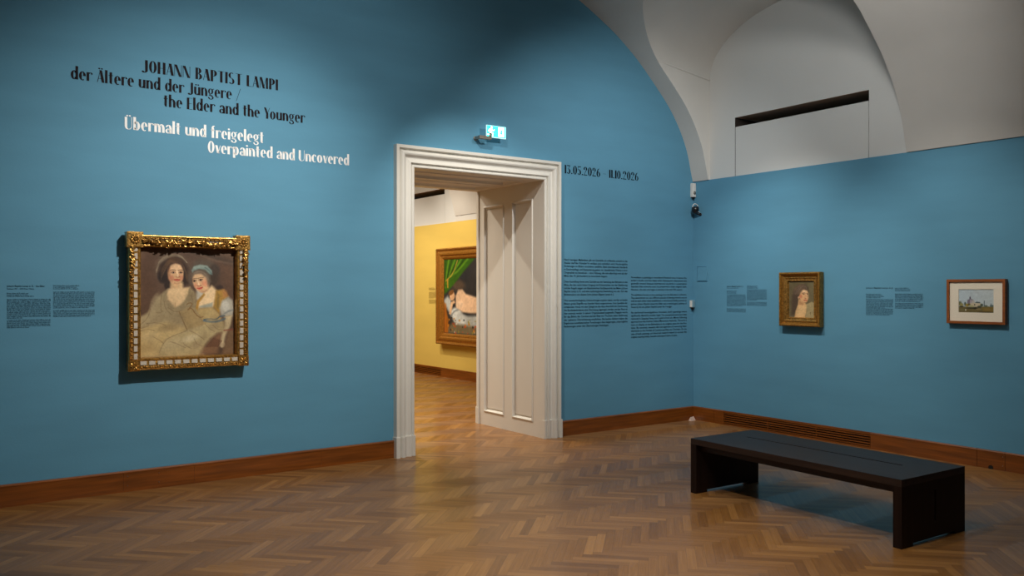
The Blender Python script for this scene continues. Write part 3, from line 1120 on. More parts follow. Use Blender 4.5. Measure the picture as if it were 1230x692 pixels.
# ------------------------------------------------------------------ painted canvases: colour grids brushed in code
class Canvas:
    def __init__(self, w, h, nx, ny, base):
        self.nx, self.ny, self.asp = nx, ny, h / w
        u, v = np.meshgrid((np.arange(nx) + .5) / nx, (np.arange(ny) + .5) / ny)
        self.u, self.v = u, v * self.asp
        self.c = np.ones((ny, nx, 3)) * np.array(base) / 255.0
        self.rng = np.random.RandomState(5)

    def noise(self, sx, sy):
        a = self.rng.rand(sy + 2, sx + 2)
        x = np.linspace(0, sx, self.nx)
        y = np.linspace(0, sy, self.ny)
        xi, yi = np.minimum(x.astype(int), sx), np.minimum(y.astype(int), sy)
        fx, fy = (x - xi)[None, :], (y - yi)[:, None]
        fx, fy = fx * fx * (3 - 2 * fx), fy * fy * (3 - 2 * fy)
        return (a[yi][:, xi] * (1 - fx) + a[yi][:, xi + 1] * fx) * (1 - fy) + (a[yi + 1][:, xi] * (1 - fx) + a[yi + 1][:, xi + 1] * fx) * fy

    def mix(self, mask, col):
        m = np.clip(mask, 0, 1)[..., None]
        self.c = self.c * (1 - m) + m * np.array(col) / 255.0

    def ell(self, cx, cy, rx, ry, col, rot=0.0, soft=.25, a=1.0):
        cy, ry = cy * self.asp, ry * self.asp
        r = math.radians(rot)
        dx, dy = self.u - cx, self.v - cy
        x, y = dx * math.cos(r) + dy * math.sin(r), -dx * math.sin(r) + dy * math.cos(r)
        d = np.sqrt((x / rx) ** 2 + (y / ry) ** 2)
        self.mix(np.clip((1 + soft / 2 - d) / max(soft, 1e-3), 0, 1) * a, col)

    def _seg(self, p, q):
        px, py, qx, qy = p[0], p[1] * self.asp, q[0], q[1] * self.asp
        ex, ey = qx - px, qy - py
        L2 = ex * ex + ey * ey + 1e-12
        t = np.clip(((self.u - px) * ex + (self.v - py) * ey) / L2, 0, 1)
        return np.hypot(self.u - px - t * ex, self.v - py - t * ey), t

    def poly(self, pts, col, soft=.02, a=1.0):
        ins = np.zeros_like(self.u, bool)
        dist = np.full_like(self.u, 9.0)
        for i in range(len(pts)):
            p, q = pts[i], pts[(i + 1) % len(pts)]
            d, _ = self._seg(p, q)
            dist = np.minimum(dist, d)
            y0, y1 = p[1] * self.asp, q[1] * self.asp
            if y0 != y1:
                cr = ((y0 > self.v) != (y1 > self.v)) & (self.u < (q[0] - p[0]) * (self.v - y0) / (y1 - y0) + p[0])
                ins ^= cr
        sd = np.where(ins, dist, -dist)
        self.mix(np.clip(sd / soft + .5, 0, 1) * a, col)

    def line(self, pts, w, col, a=1.0, soft=.6):
        # smooth the polyline once
        P = [pts[0]]
        for i in range(len(pts) - 1):
            p, q = pts[i], pts[i + 1]
            P += [(p[0] * .75 + q[0] * .25, p[1] * .75 + q[1] * .25), (p[0] * .25 + q[0] * .75, p[1] * .25 + q[1] * .75)]
        P.append(pts[-1])
        dist = np.full_like(self.u, 9.0)
        for i in range(len(P) - 1):
            d, _ = self._seg(P[i], P[i + 1])
            dist = np.minimum(dist, d)
        self.mix(np.clip((w * (1 + soft) - dist) / (w * soft * 2 + 1e-6), 0, 1) * a, col)

    def grain(self, amt=.05):
        n = self.noise(self.nx // 2, self.ny // 2) + .6 * self.noise(self.nx // 6, self.ny // 6) + .6 * self.noise(12, 14)
        self.c = np.clip(self.c * (1 + (n - n.mean())[..., None] * amt * 2), 0, 1)

    def build(self, name, w, h, m, parent, y=0.0):
        nx, ny = self.nx, self.ny
        xs = np.linspace(-w / 2, w / 2, nx + 1)
        zs = np.linspace(h / 2, -h / 2, ny + 1)
        V = [(x, y, z) for z in zs for x in xs]
        i = np.arange(nx * ny)
        a = (i // nx) * (nx + 1) + i % nx
        F = np.stack([a, a + nx + 1, a + nx + 2, a + 1], 1).tolist()
        me = bpy.data.meshes.new(name)
        me.from_pydata(V, [], F)
        s = self.c.reshape(-1, 3)
        l_ = np.where(s <= .04045, s / 12.92, ((s + .055) / 1.055) ** 2.4)
        col = np.repeat(np.c_[l_, np.ones(len(l_))], 4, axis=0).astype(np.float32)
        ca = me.color_attributes.new('paint', 'FLOAT_COLOR', 'CORNER')
        ca.data.foreach_set('color', col.ravel())
        me.materials.append(m)
        o = bpy.data.objects.new(name, me)
        COL.objects.link(o)
        o.parent = parent
        return o


def paint_material(name, rough):
    m = bpy.data.materials.new(name)
    m.use_nodes = True
    nt = m.node_tree
    a = nt.nodes.new('ShaderNodeAttribute')
    a.attribute_name = 'paint'
    b = nt.nodes['Principled BSDF']
    nt.links.new(a.outputs['Color'], b.inputs['Base Color'])
    b.inputs['Roughness'].default_value = rough
    b.inputs['Specular IOR Level'].default_value = 0.25
    return m


OIL = paint_material('oil_paint', 0.5)
WATERCOLOUR = paint_material('watercolour_paint', 0.85)


def p1(X, Y):                     # helper grid of the double portrait: detail-crop units -> canvas units
    return ((X - 45) / 970.0, (Y - 65) / 1137.0)


def P1(*a):
    return [p1(x, y) for x, y in a]


def double_portrait():
    c = Canvas(.716, .846, 150, 178, (98, 76, 62))
    n = c.noise(5, 6)
    c.mix(n * .55, (72, 54, 44))
    c.mix(np.clip(c.noise(8, 5) - .45, 0, 1) * .8, (128, 104, 82))
    c.poly(P1((60, 60), (220, 60), (240, 700), (60, 800)), (92, 66, 50), .12, .55)
    c.poly(P1((560, 70), (1010, 200), (1010, 260), (800, 190), (560, 110)), (70, 58, 50), .06, .8)
    c.poly(P1((840, 210), (1010, 240), (1010, 620), (900, 520)), (104, 76, 58), .08, .6)
    c.line(P1((600, 110), (760, 190), (1010, 230)), .012, (118, 96, 80), .5)
    # --- left woman: veil, hair
    c.ell(*p1(375, 300), .175, .150, (120, 104, 86), 0, .3, .55)
    c.ell(*p1(380, 300), .150, .128, (84, 64, 50), 0, .3, .8)
    for k in range(5):
        c.line(P1((215, 330 - k * 8), (250, 230 - k * 10), (350, 165 - k * 7), (450, 160 - k * 5), (515, 220)), .004, (166, 152, 126), .45)
    c.poly(P1((245, 250), (330, 190), (400, 165), (480, 200), (530, 290), (515, 360), (545, 440), (470, 470), (340, 480), (260, 420), (235, 340)), (56, 42, 36), .05)
    c.ell(*p1(280, 370), .055, .058, (48, 38, 34), 0, .5)
    c.ell(*p1(320, 460), .03, .04, (54, 42, 36), 0, .6)
    c.ell(*p1(400, 205), .075, .030, (86, 62, 44), 10, .6, .8)
    c.ell(*p1(350, 225), .05, .022, (108, 78, 52), -20, .7, .7)
    # right woman: hair mass, bun
    c.ell(*p1(690, 300), .135, .105, (92, 80, 68), 10, .35)
    c.ell(*p1(800, 300), .055, .062, (72, 60, 52), 0, .5)
    c.ell(*p1(790, 400), .05, .07, (72, 58, 48), 10, .7)
    c.ell(*p1(850, 490), .04, .03, (56, 44, 40), 30, .7, .8)
    c.ell(*p1(560, 400), .03, .055, (96, 82, 70), 0, .6, .9)
    for k in range(7):
        c.line(P1((262 + k * 7, 400 - k * 18), (262 + k * 14, 290 - k * 10), (330 + k * 12, 205)), .0035, (104, 78, 56), .5)
        c.line(P1((470 + k * 5, 230 + k * 12), (500 + k * 4, 300 + k * 12), (505 + k * 3, 380 + k * 8)), .0035, (92, 70, 52), .5)
    # --- necks and chests
    skin, skin2 = (226, 190, 142), (238, 205, 158)
    c.poly(P1((355, 420), (475, 430), (480, 490), (545, 480), (540, 560), (470, 690), (400, 640), (395, 622), (310, 560), (330, 500), (350, 490)), skin, .03)
    c.poly(P1((330, 520), (530, 500), (480, 640), (410, 700), (390, 690), (320, 600)), (232, 198, 150), .05)
    c.poly(P1((360, 450), (440, 465), (430, 500), (365, 490)), (190, 148, 106), .05, .7)
    # dress of the left woman
    dress, dress2 = (164, 146, 110), (184, 164, 120)
    c.poly(P1((330, 495), (215, 590), (165, 690), (110, 757), (45, 787), (45, 1200), (700, 1200), (650, 800), (620, 560), (545, 475), (530, 560),
              (470, 650), (405, 622 + 60), (330, 620), (310, 540)), dress, .025)
    c.poly(P1((318, 520), (300, 600), (390, 700), (330, 690), (270, 610), (290, 530)), (148, 130, 98), .03, .8)
    c.poly(P1((545, 500), (610, 560), (600, 690), (480, 740), (430, 690), (500, 620)), (152, 134, 100), .03, .8)
    c.poly(P1((45, 900), (300, 830), (520, 900), (500, 960), (300, 1040), (240, 1190), (45, 1190)), (196, 170, 118), .06)
    c.poly(P1((110, 757), (45, 800), (45, 900), (130, 860), (300, 820), (250, 760)), (178, 160, 122), .05, .8)
    c.ell(*p1(200, 640), .04, .09, (176, 158, 122), 20, .6, .6)
    # skin V again over the dress
    c.poly(P1((345, 500), (520, 490), (500, 570), (455, 650), (400, 685), (335, 600), (325, 560)), (230, 196, 148), .035)
    c.line(P1((400, 690), (398, 655), (405, 640)), .004, (180, 140, 100), .6)
    # --- right woman: chest, gown, sleeve
    c.poly(P1((690, 530), (770, 460), (820, 510), (812, 600), (790, 680), (640, 690), (620, 680), (632, 620)), skin2, .03)
    c.poly(P1((615, 500), (690, 545), (640, 620), (610, 600)), (214, 208, 190), .03, .9)
    c.poly(P1((622, 650), (790, 640), (780, 690), (640, 697), (625, 740)), skin2, .03)
    c.poly(P1((640, 680), (780, 640), (775, 690), (720, 700), (650, 700)), (148, 154, 142), .02, .85)
    c.poly(P1((640, 700), (780, 690), (850, 760), (900, 900), (690, 870), (620, 740)), (184, 158, 106), .03)
    c.poly(P1((620, 620), (690, 540), (700, 560), (640, 640), (625, 730), (605, 700)), (176, 128, 52), .015, .9)
    c.poly(P1((815, 510), (900, 500), (945, 580), (880, 640), (850, 760), (790, 690)), (172, 132, 62), .025)
    c.poly(P1((830, 540), (850, 560), (845, 720), (815, 690)), (134, 108, 58), .02, .8)
    c.poly(P1((880, 500), (925, 520), (945, 580), (890, 590)), (186, 128, 78), .03, .8)
    c.poly(P1((880, 620), (945, 580), (990, 620), (1005, 720), (985, 790), (870, 790), (850, 700)), (178, 172, 156), .03)
    c.ell(*p1(915, 680), .04, .05, (204, 200, 186), -20, .6, .8)
    c.line(P1((870, 790), (930, 740), (1000, 720)), .01, (126, 130, 126), .7)
    # arm and hand
    c.poly(P1((900, 790), (985, 780), (970, 880), (915, 1000), (895, 1100), (850, 1105), (865, 990), (905, 880)), (202, 182, 142), .025)
    c.ell(*p1(880, 1090), .03, .03, (206, 184, 146), 0, .5)
    # lap
    c.poly(P1((260, 1115), (310, 1010), (520, 930), (650, 885), (700, 850), (900, 845), (905, 960), (830, 975), (760, 1020), (680, 1120), (640, 1200), (250, 1200)),
           (184, 164, 120), .04)
    c.ell(*p1(420, 1060), .13, .045, (196, 176, 134), -12, .8, .6)
    # cushion
    c.poly(P1((680, 1120), (830, 975), (870, 965), (865, 1020), (850, 1110), (830, 1190), (650, 1190)), (130, 96, 70), .05)
    c.poly(P1((940, 940), (1015, 930), (1015, 1200), (880, 1200), (900, 1090)), (126, 98, 72), .05)
    c.line(P1((900, 940), (1010, 930)), .008, (138, 74, 58), .7)
    for k in range(7):
        c.line(P1((720 + k * 18, 1110), (790 + k * 14, 1020 + k * 5)), .005, (88, 54, 40), .6)
    # folded paper between them
    c.poly(P1((436, 735), (560, 690), (600, 720), (650, 800), (700, 860), (640, 890), (520, 920)), (166, 142, 98), .035)
    c.line(P1((440, 735), (470, 810), (515, 920)), .005, (112, 84, 50), .6)
    c.line(P1((515, 660), (540, 640), (575, 650), (540, 700), (520, 720), (560, 690), (610, 770), (650, 800), (680, 790)), .005, (120, 82, 46), .65)
    # blue-grey sash
    c.line(P1((690, 830), (760, 845), (840, 842), (905, 815)), .012, (96, 112, 118), .9)
    c.line(P1((690, 820), (740, 812), (820, 822), (850, 790), (905, 785)), .006, (70, 88, 100), .9)
    for (x, y, rx, ry, col, a_) in ((150, 980, .09, .05, (206, 182, 132), .6), (330, 900, .10, .03, (148, 128, 92), .5), (420, 800, .07, .04, (150, 132, 98), .5),
                                    (240, 800, .08, .03, (142, 122, 90), .45), (560, 1010, .08, .03, (214, 198, 160), .6), (790, 900, .05, .03, (166, 148, 112), .6),
                                    (620, 1080, .05, .03, (158, 138, 104), .6), (90, 1100, .07, .06, (186, 160, 108), .5), (760, 780, .06, .05, (196, 172, 122), .5)):
        c.ell(*p1(x, y), rx, ry, col, -12, .9, a_)
    # folds
    fold = (118, 96, 68)
    for pts in (((265, 560), (255, 640), (265, 730)), ((215, 740), (250, 745), (280, 720)), ((60, 860), (130, 800), (160, 700)), ((60, 900), (150, 870), (130, 850)),
                ((120, 850), (230, 840), (300, 870)), ((50, 930), (130, 905), (200, 925)), ((180, 985), (260, 1030), (285, 1060)), ((245, 1150), (280, 1060), (330, 1000), (520, 930)),
                ((350, 1040), (420, 1065), (500, 1110)), ((480, 1060), (490, 1080), (560, 1120)), ((540, 930), (600, 960), (690, 1030)), ((590, 1020), (610, 1070), (670, 1100)),
                ((700, 870), (760, 930), (800, 950)), ((780, 880), (830, 930), (880, 930)), ((330, 690), (400, 740), (470, 720)), ((560, 560), (580, 640), (560, 700)),
                ((590, 520), (612, 600), (600, 690)), ((290, 620), (300, 700), (360, 760))):
        c.line(P1(*pts), .0042, fold, .42)
    # --- faces
    c.ell(*p1(405, 342), .078, .102, (214, 168, 124), 0, .18)
    c.ell(*p1(410, 300), .066, .06, (232, 192, 148), 0, .7, .9)
    c.ell(*p1(415, 395), .052, .05, (222, 178, 132), 0, .7)
    c.ell(*p1(362, 385), .026, .026, (212, 134, 102), 0, .9, .75)
    c.ell(*p1(462, 380), .018, .024, (206, 132, 100), 0, .9, .7)
    c.ell(*p1(338, 330), .016, .06, (176, 126, 90), 0, .9, .6)
    for ex in (380, 455):
        c.line(P1((ex - 28, 306), (ex, 299), (ex + 26, 306)), .0042, (98, 68, 48), .75)
        c.ell(*p1(ex, 328), .023, .0125, (176, 126, 92), 0, .7, .8)
        c.ell(*p1(ex, 328), .015, .0072, (226, 206, 180), 0, .5, .7)
        c.ell(*p1(ex + 1, 327), .008, .008, (44, 32, 28), 0, .5)
        c.line(P1((ex - 20, 326), (ex, 319), (ex + 20, 326)), .003, (66, 44, 34), .85)
    c.line(P1((418, 310), (424, 350), (424, 366)), .006, (244, 212, 172), .75)
    c.line(P1((440, 335), (445, 360), (440, 372)), .005, (182, 128, 92), .6)
    c.line(P1((408, 372), (428, 377), (444, 372)), .004, (160, 92, 66), .85)
    c.line(P1((392, 402), (418, 398), (443, 403)), .0065, (182, 66, 56), .95)
    c.line(P1((402, 411), (420, 414), (434, 411)), .005, (206, 100, 84), .9)
    c.line(P1((390, 436), (415, 446), (440, 437)), .006, (194, 142, 104), .6)
    c.poly(P1((325, 260), (360, 225), (440, 215), (485, 260), (480, 300), (455, 245), (400, 232), (350, 252), (330, 320)), (70, 50, 40), .02, .85)
    # second face, tilted
    c.ell(*p1(658, 425), .083, .100, (224, 178, 134), -18, .2)
    c.ell(*p1(640, 370), .06, .045, (236, 196, 150), -18, .7, .9)
    c.ell(*p1(700, 440), .035, .03, (226, 150, 116), -18, .9, .8)
    c.ell(*p1(605, 465), .016, .024, (220, 146, 112), -18, .9, .7)
    c.ell(*p1(690, 500), .04, .028, (226, 184, 136), -18, .8, .8)
    for ex, ey in ((592, 414), (656, 402)):
        c.line(P1((ex - 24, ey - 16), (ex, ey - 26), (ex + 28, ey - 26)), .0042, (112, 84, 62), .75)
        c.ell(*p1(ex, ey), .022, .012, (180, 130, 98), -15, .7, .8)
        c.ell(*p1(ex, ey), .015, .007, (224, 206, 182), -15, .5, .7)
        c.ell(*p1(ex - 1, ey), .0085, .0085, (40, 32, 30), 0, .5)
        c.line(P1((ex - 20, ey + 1), (ex, ey - 8), (ex + 22, ey - 6)), .003, (64, 46, 38), .85)
    c.line(P1((618, 400), (634, 440), (640, 455)), .006, (248, 216, 176), .75)
    c.line(P1((622, 464), (640, 470), (660, 460)), .0045, (156, 84, 62), .85)
    c.line(P1((624, 490), (648, 489), (672, 480)), .0065, (180, 58, 50), .95)
    c.line(P1((634, 499), (652, 500), (668, 491)), .005, (208, 100, 84), .9)
    c.line(P1((660, 520), (690, 525), (715, 512)), .007, (188, 138, 100), .7)
    c.poly(P1((560, 330), (610, 300), (690, 300), (745, 350), (760, 420), (730, 470), (715, 380), (660, 338), (590, 345), (565, 380)), (112, 98, 84), .025, .95)
    c.line(P1((590, 330), (640, 312), (700, 330), (735, 400)), .008, (142, 126, 108), .7)
    # head band
    c.poly(P1((562, 300), (590, 258), (650, 240), (720, 250), (770, 300), (775, 345), (745, 340), (700, 295), (640, 285), (590, 305), (570, 325)), (128, 146, 138), .015)
    c.line(P1((590, 275), (650, 256), (720, 268)), .012, (152, 166, 154), .7)
    c.line(P1((700, 270), (745, 300), (768, 340)), .006, (92, 112, 110), .8)
    c.mix(np.clip(c.noise(9, 11) - .5, 0, 1) * .30, (92, 68, 46))
    c.grain(.05)
    return c


def small_portrait():
    c = Canvas(.30, .38, 84, 106, (116, 104, 74))

    def q(X, Y):
        return ((X - 60) / 405.0, (Y - 20) / 620.0)

    def Q(*a):
        return [q(x, y) for x, y in a]
    c.mix(c.noise(4, 5) * .5, (76, 66, 48))
    c.ell(*q(430, 180), .25, .3, (112, 102, 74), 0, .9, .6)
    c.poly(Q((110, 280), (150, 140), (230, 80), (320, 80), (370, 130), (370, 200), (230, 330), (200, 480), (150, 600), (100, 600)), (84, 68, 54), .10)
    c.ell(*q(235, 165), .25, .135, (112, 90, 70), -20, .4)
    for k in range(6):
        c.line(Q((150 + k * 10, 250 - k * 8), (190 + k * 14, 140 - k * 6), (280 + k * 10, 110), (345, 140 + k * 5)), .010, (136, 116, 98) if k % 2 else (78, 62, 54), .6)
    c.poly(Q((215, 320), (310, 370), (330, 400), (350, 430), (320, 640), (150, 640), (170, 520), (205, 430)), (214, 168, 116), .05)
    c.poly(Q((205, 440), (280, 420), (350, 450), (330, 560), (300, 640), (170, 640)), (228, 186, 130), .08)
    c.poly(Q((230, 350), (300, 400), (290, 430), (220, 420)), (178, 128, 88), .06, .7)
    c.poly(Q((340, 410), (420, 370), (470, 390), (470, 640), (320, 640), (345, 520)), (168, 150, 108), .04)
    c.line(Q((395, 560), (410, 540), (400, 580)), .010, (92, 74, 48), .7)
    c.poly(Q((250, 210), (300, 170), (350, 180), (368, 230), (372, 300), (350, 370), (310, 392), (250, 350), (220, 290)), (222, 172, 122), .05)
    c.ell(*q(310, 200), .10, .045, (238, 198, 150), 10, .8)
    c.ell(*q(250, 280), .05, .045, (206, 122, 88), 0, .9, .8)
    c.line(Q((270, 230), (300, 216), (322, 226)), .010, (110, 74, 54), .75)
    c.line(Q((342, 228), (362, 232)), .010, (110, 74, 54), .75)
    c.ell(*q(296, 240), .035, .014, (64, 46, 42), 0, .6, .85)
    c.ell(*q(355, 246), .022, .012, (64, 46, 42), 0, .6, .8)
    c.line(Q((335, 240), (342, 290), (332, 308)), .010, (244, 206, 156), .7)
    c.line(Q((316, 312), (334, 318)), .010, (150, 80, 60), .8)
    c.line(Q((304, 346), (328, 342), (346, 350)), .014, (186, 68, 54), .9)
    c.line(Q((290, 385), (330, 388), (350, 365)), .012, (190, 134, 92), .6)
    c.ell(*q(215, 300), .03, .03, (214, 168, 128), 0, .6, .9)
    c.grain(.05)
    return c


def landscape():
    c = Canvas(.29, .198, 84, 58, (188, 204, 212))

    def q(X, Y):
        return ((X - 60) / 775.0, (Y - 90) / 505.0)

    def Q(*a):
        return [q(x, y) for x, y in a]
    c.mix(np.clip(c.u * 1.2, 0, 1) * .6, (194, 202, 200))
    c.mix(np.clip(c.noise(6, 4) - .5, 0, 1) * .6, (206, 214, 214))
    c.poly(Q((60, 470), (830, 460), (830, 600), (60, 600)), (112, 100, 62), .05)
    c.poly(Q((560, 480), (830, 470), (830, 560), (600, 590)), (128, 108, 58), .05)
    c.poly(Q((300, 300), (300, 260), (312, 245), (330, 262), (332, 310)), (92, 88, 100), .012)
    c.poly(Q((250, 400), (255, 325), (300, 305), (340, 300), (400, 330), (420, 390)), (124, 116, 132), .015)
    c.poly(Q((310, 400), (320, 310), (345, 310), (350, 400)), (182, 172, 178), .015)
    c.poly(Q((350, 390), (360, 320), (410, 335), (420, 395)), (190, 186, 180), .015)
    c.poly(Q((310, 450), (320, 392), (420, 385), (545, 395), (540, 455), (480, 470)), (200, 188, 160), .02)
    c.poly(Q((425, 385), (450, 360), (520, 365), (545, 388)), (70, 84, 84), .02)
    c.ell(*q(418, 425), .018, .03, (44, 54, 44), 0, .5)
    c.line(Q((626, 340), (626, 450)), .010, (74, 92, 100), .9)
    c.line(Q((770, 400), (772, 450)), .010, (84, 104, 112), .8)
    c.line(Q((735, 420), (737, 455)), .008, (214, 222, 220), .8)
    for (x, y, rx, ry, col) in ((90, 400, .05, .09, (104, 108, 82)), (120, 430, .06, .07, (150, 140, 84)), (205, 410, .03, .08, (76, 90, 78)), (250, 435, .05, .06, (164, 136, 50)),
                                (290, 420, .04, .05, (98, 88, 48)), (350, 455, .06, .04, (172, 168, 120)), (570, 430, .04, .06, (66, 78, 62)), (660, 450, .05, .04, (92, 104, 84)),
                                (520, 470, .06, .05, (72, 76, 60)), (790, 445, .06, .04, (86, 104, 104)), (330, 500, .14, .03, (56, 58, 46)), (430, 500, .06, .04, (48, 46, 38)),
                                (120, 470, .06, .03, (60, 60, 48)), (500, 520, .08, .02, (150, 134, 96)), (140, 540, .08, .03, (122, 118, 84)), (215, 540, .015, .04, (226, 226, 216)),
                                (700, 520, .12, .03, (140, 116, 64)), (640, 580, .2, .03, (84, 72, 40))):
        c.ell(*q(x, y), rx, ry, col, 0, .6, .9)
    c.line(Q((60, 596), (830, 596)), .008, (70, 60, 44), .6)
    c.grain(.03)
    return c


def reclining_figure():
    c = Canvas(2.0, 1.32, 120, 80, (44, 46, 50))

    def q(X, Y):                  # units of the detail crop: visible left part of the picture
        return ((X - 97) / 470.0, (Y - 100) / 495.0)

    def Q(*a):
        return [q(x, y) for x, y in a]
    c.mix(c.noise(6, 5) * .5, (64, 58, 52))
    c.ell(*q(205, 275), .10, .07, (92, 74, 58), 0, .7, .8)
    # green curtain
    c.poly(Q((97, 100), (330, 100), (240, 190), (180, 260), (120, 320), (97, 335)), (52, 96, 22), .02)
    for k in range(8):
        c.line(Q((110 + k * 24, 100), (105 + k * 14, 180), (100 + k * 6, 300 - k * 12)), .010, (104, 150, 34) if k % 2 else (30, 62, 18), .7)
    c.line(Q((200, 110), (165, 200), (110, 245)), .006, (186, 150, 60), .8)
    c.line(Q((124, 235), (126, 285)), .010, (196, 140, 50), .8)
    # linen
    c.poly(Q((97, 370), (125, 345), (150, 370), (150, 470), (200, 480), (330, 470), (560, 470), (560, 560), (200, 560), (120, 430), (97, 410)), (180, 186, 184), .03)
    c.ell(*q(190, 455), .09, .07, (212, 218, 216), 0, .5)
    c.ell(*q(225, 495), .10, .07, (202, 208, 206), 0, .5)
    c.line(Q((150, 480), (180, 440), (230, 430)), .008, (120, 128, 132), .7)
    # figure
    skin = (232, 196, 160)
    c.poly(Q((185, 345), (205, 305), (235, 300), (262, 330), (330, 350), (430, 360), (540, 400), (540, 450), (420, 450), (300, 455), (240, 450), (190, 420)), skin, .02)
    c.poly(Q((150, 470), (135, 465), (150, 385), (178, 372), (182, 390), (165, 400)), (222, 182, 142), .012)
    c.ell(*q(160, 345), .042, .060, (222, 176, 134), -30, .3)
    c.ell(*q(152, 322), .046, .032, (120, 80, 44), -20, .4)
    c.ell(*q(215, 400), .06, .05, (242, 212, 180), 0, .7, .7)
    # orange cloth and flowers in front
    c.poly(Q((97, 390), (112, 400), (122, 470), (140, 540), (130, 595), (97, 595)), (168, 98, 30), .025)
    c.poly(Q((130, 560), (160, 520), (200, 530), (330, 540), (560, 545), (560, 595), (130, 595)), (116, 104, 78), .03)
    rr = random.Random(4)
    for k in range(40):
        c.ell(*q(rr.uniform(125, 330), rr.uniform(485, 590)), rr.uniform(.006, .016), rr.uniform(.008, .018),
              rr.choice(((196, 130, 40), (190, 70, 40), (216, 206, 190), (70, 84, 90), (60, 48, 36), (150, 140, 60))), 0, .6, .9)
    c.grain(.06)
    return c


# ------------------------------------------------------------------ framed pictures
def flat_back(w, h, d0, d1, m, parent, name='backing'):
    b = MB()
    b.box(-w / 2, w / 2, -d1, -d0, -h / 2, h / 2)
    return b.build(name, m, parent)


# 1. double portrait in a carved gold frame
FW, FH = 0.885, 1.008
t = thing('framed_painting', 'large painting of two seated women in a carved gold frame', 'painting', (-5.668, 0, 1.408))
flat_back(FW - .06, FH - .06, 0.0, 0.03, GOLD_DARK, t)
m = MB()
m.ring(FW, FH, [(0.006, 0.0), (0.0, 0.06), (0.0, 0.104), (0.004, 0.113), (0.010, 0.115), (0.014, 0.108), (0.017, 0.103), (0.029, 0.102), (0.033, 0.097), (0.036, 0.094),
                (0.067, 0.090), (0.069, 0.093), (0.073, 0.097), (0.081, 0.098), (0.087, 0.092), (0.090, 0.078), (0.092, 0.030)])
m.build('frame', GOLD, t)
iw, ih = FW - 0.18, FH - 0.18
double_portrait().build('canvas', iw + .012, ih + .012, OIL, t, -0.034)
rnd = random.Random(11)
# inlay blocks and the carved bead row of the moulding
for side in range(4):
    bl, bd = MB(), MB()
    L_ = (FW if side % 2 == 0 else FH) / 2 - 0.075
    nblk = 12 if side % 2 == 0 else 15
    for k in range(nblk):
        a = -L_ + (k + .5) * 2 * L_ / nblk
        hw = L_ / nblk * 0.74
        o_, i_ = 0.036, 0.067
        def P_(s_, ins, dep):
            if side == 0:
                return (s_, -dep, -(FH / 2 - ins))
            if side == 1:
                return (FW / 2 - ins, -dep, s_)
            if side == 2:
                return (s_, -dep, FH / 2 - ins)
            return (-(FW / 2 - ins), -dep, s_)
        hw = L_ / nblk * 0.80
        q4 = [P_(a - hw, o_, .074), P_(a + hw, o_, .074), P_(a + hw, i_, .074), P_(a - hw, i_, .074)]
        q5 = [P_(a - hw + .003, o_ + .003, .087), P_(a + hw - .003, o_ + .003, .087), P_(a + hw - .003, i_ - .003, .084), P_(a - hw + .003, i_ - .003, .084)]
        bl.poly(q5)
        for e in range(4):
            bl.poly([q4[e], q4[(e + 1) % 4], q5[(e + 1) % 4], q5[e]])
    nb = 22 if side % 2 == 0 else 28
    for k in range(nb):
        a = -L_ + (k + .5) * 2 * L_ / nb
        p = P_(a, 0.023, 0.093)
        bd.blob(p, 0.0095, 1.0 if side % 2 == 0 else 0.8, 0.75, 0.8 if side % 2 == 0 else 1.0, rot=.5)
        p = P_(a + L_ / nb * .9, 0.026, 0.089)
        bd.blob(p, 0.006, 1.0, 0.8, 1.0)
    bl.build('inlay_strip', CREAMGESSO, t, dy=-0.014)
    bd.build('bead_row', GOLD, t, dy=-0.014, smooth=True)
# corner ears at the top, small rosettes at the bottom
for sx in (-1, 1):
    e = MB()
    cx, cz, hw = sx * (FW / 2 - 0.045), FH / 2 - 0.038, 0.058
    for (a, b_, d0, d1) in ((hw, hw, .02, .098), (hw - .008, hw - .008, .098, .104)):
        e.box(cx - a, cx + a, -d1, -d0, cz - b_, cz + b_)
    for (a, d) in ((hw - .002, .106), (hw - .014, .106)):
        pass
    e.build('corner_block', GOLD, t, dy=-0.014, bevel=0.003)
    r = MB()
    for k in range(10):
        an = 2 * PI * k / 10
        r.blob((cx + .024 * math.cos(an), -.106, cz + .024 * math.sin(an)), .015, 1.0, .7, .6, rot=an)
    r.blob((cx, -.11, cz), .014, 1, .8, 1)
    r.build('rosette', GOLD, t, dy=-0.014, smooth=True)
    r = MB()
    bx, bz = sx * (FW / 2 - 0.038), -(FH / 2 - 0.036)
    r.box(bx - .04, bx + .04, -.094, -.02, bz - .04, bz + .04)
    for k in range(8):
        an = 2 * PI * k / 8
        r.blob((bx + .02 * math.cos(an), -.097, bz + .02 * math.sin(an)), .013, 1.1, .8, .7, rot=an)
    r.blob((bx, -.102, bz), .011)
    r.build('rosette', GOLD, t, dy=-0.014, smooth=False)


def leafy(mb, x, y, z, rr_, big=1.0):
    for _ in range(3):
        a = rr_.uniform(0, 2 * PI)
        mb.blob((x + rr_.uniform(-.012, .012), y - rr_.uniform(0, .020), z + rr_.uniform(-.013, .013)), rr_.uniform(.009, .0155) * big,
                1.5, rr_.uniform(.6, .9), .55, rot=a)


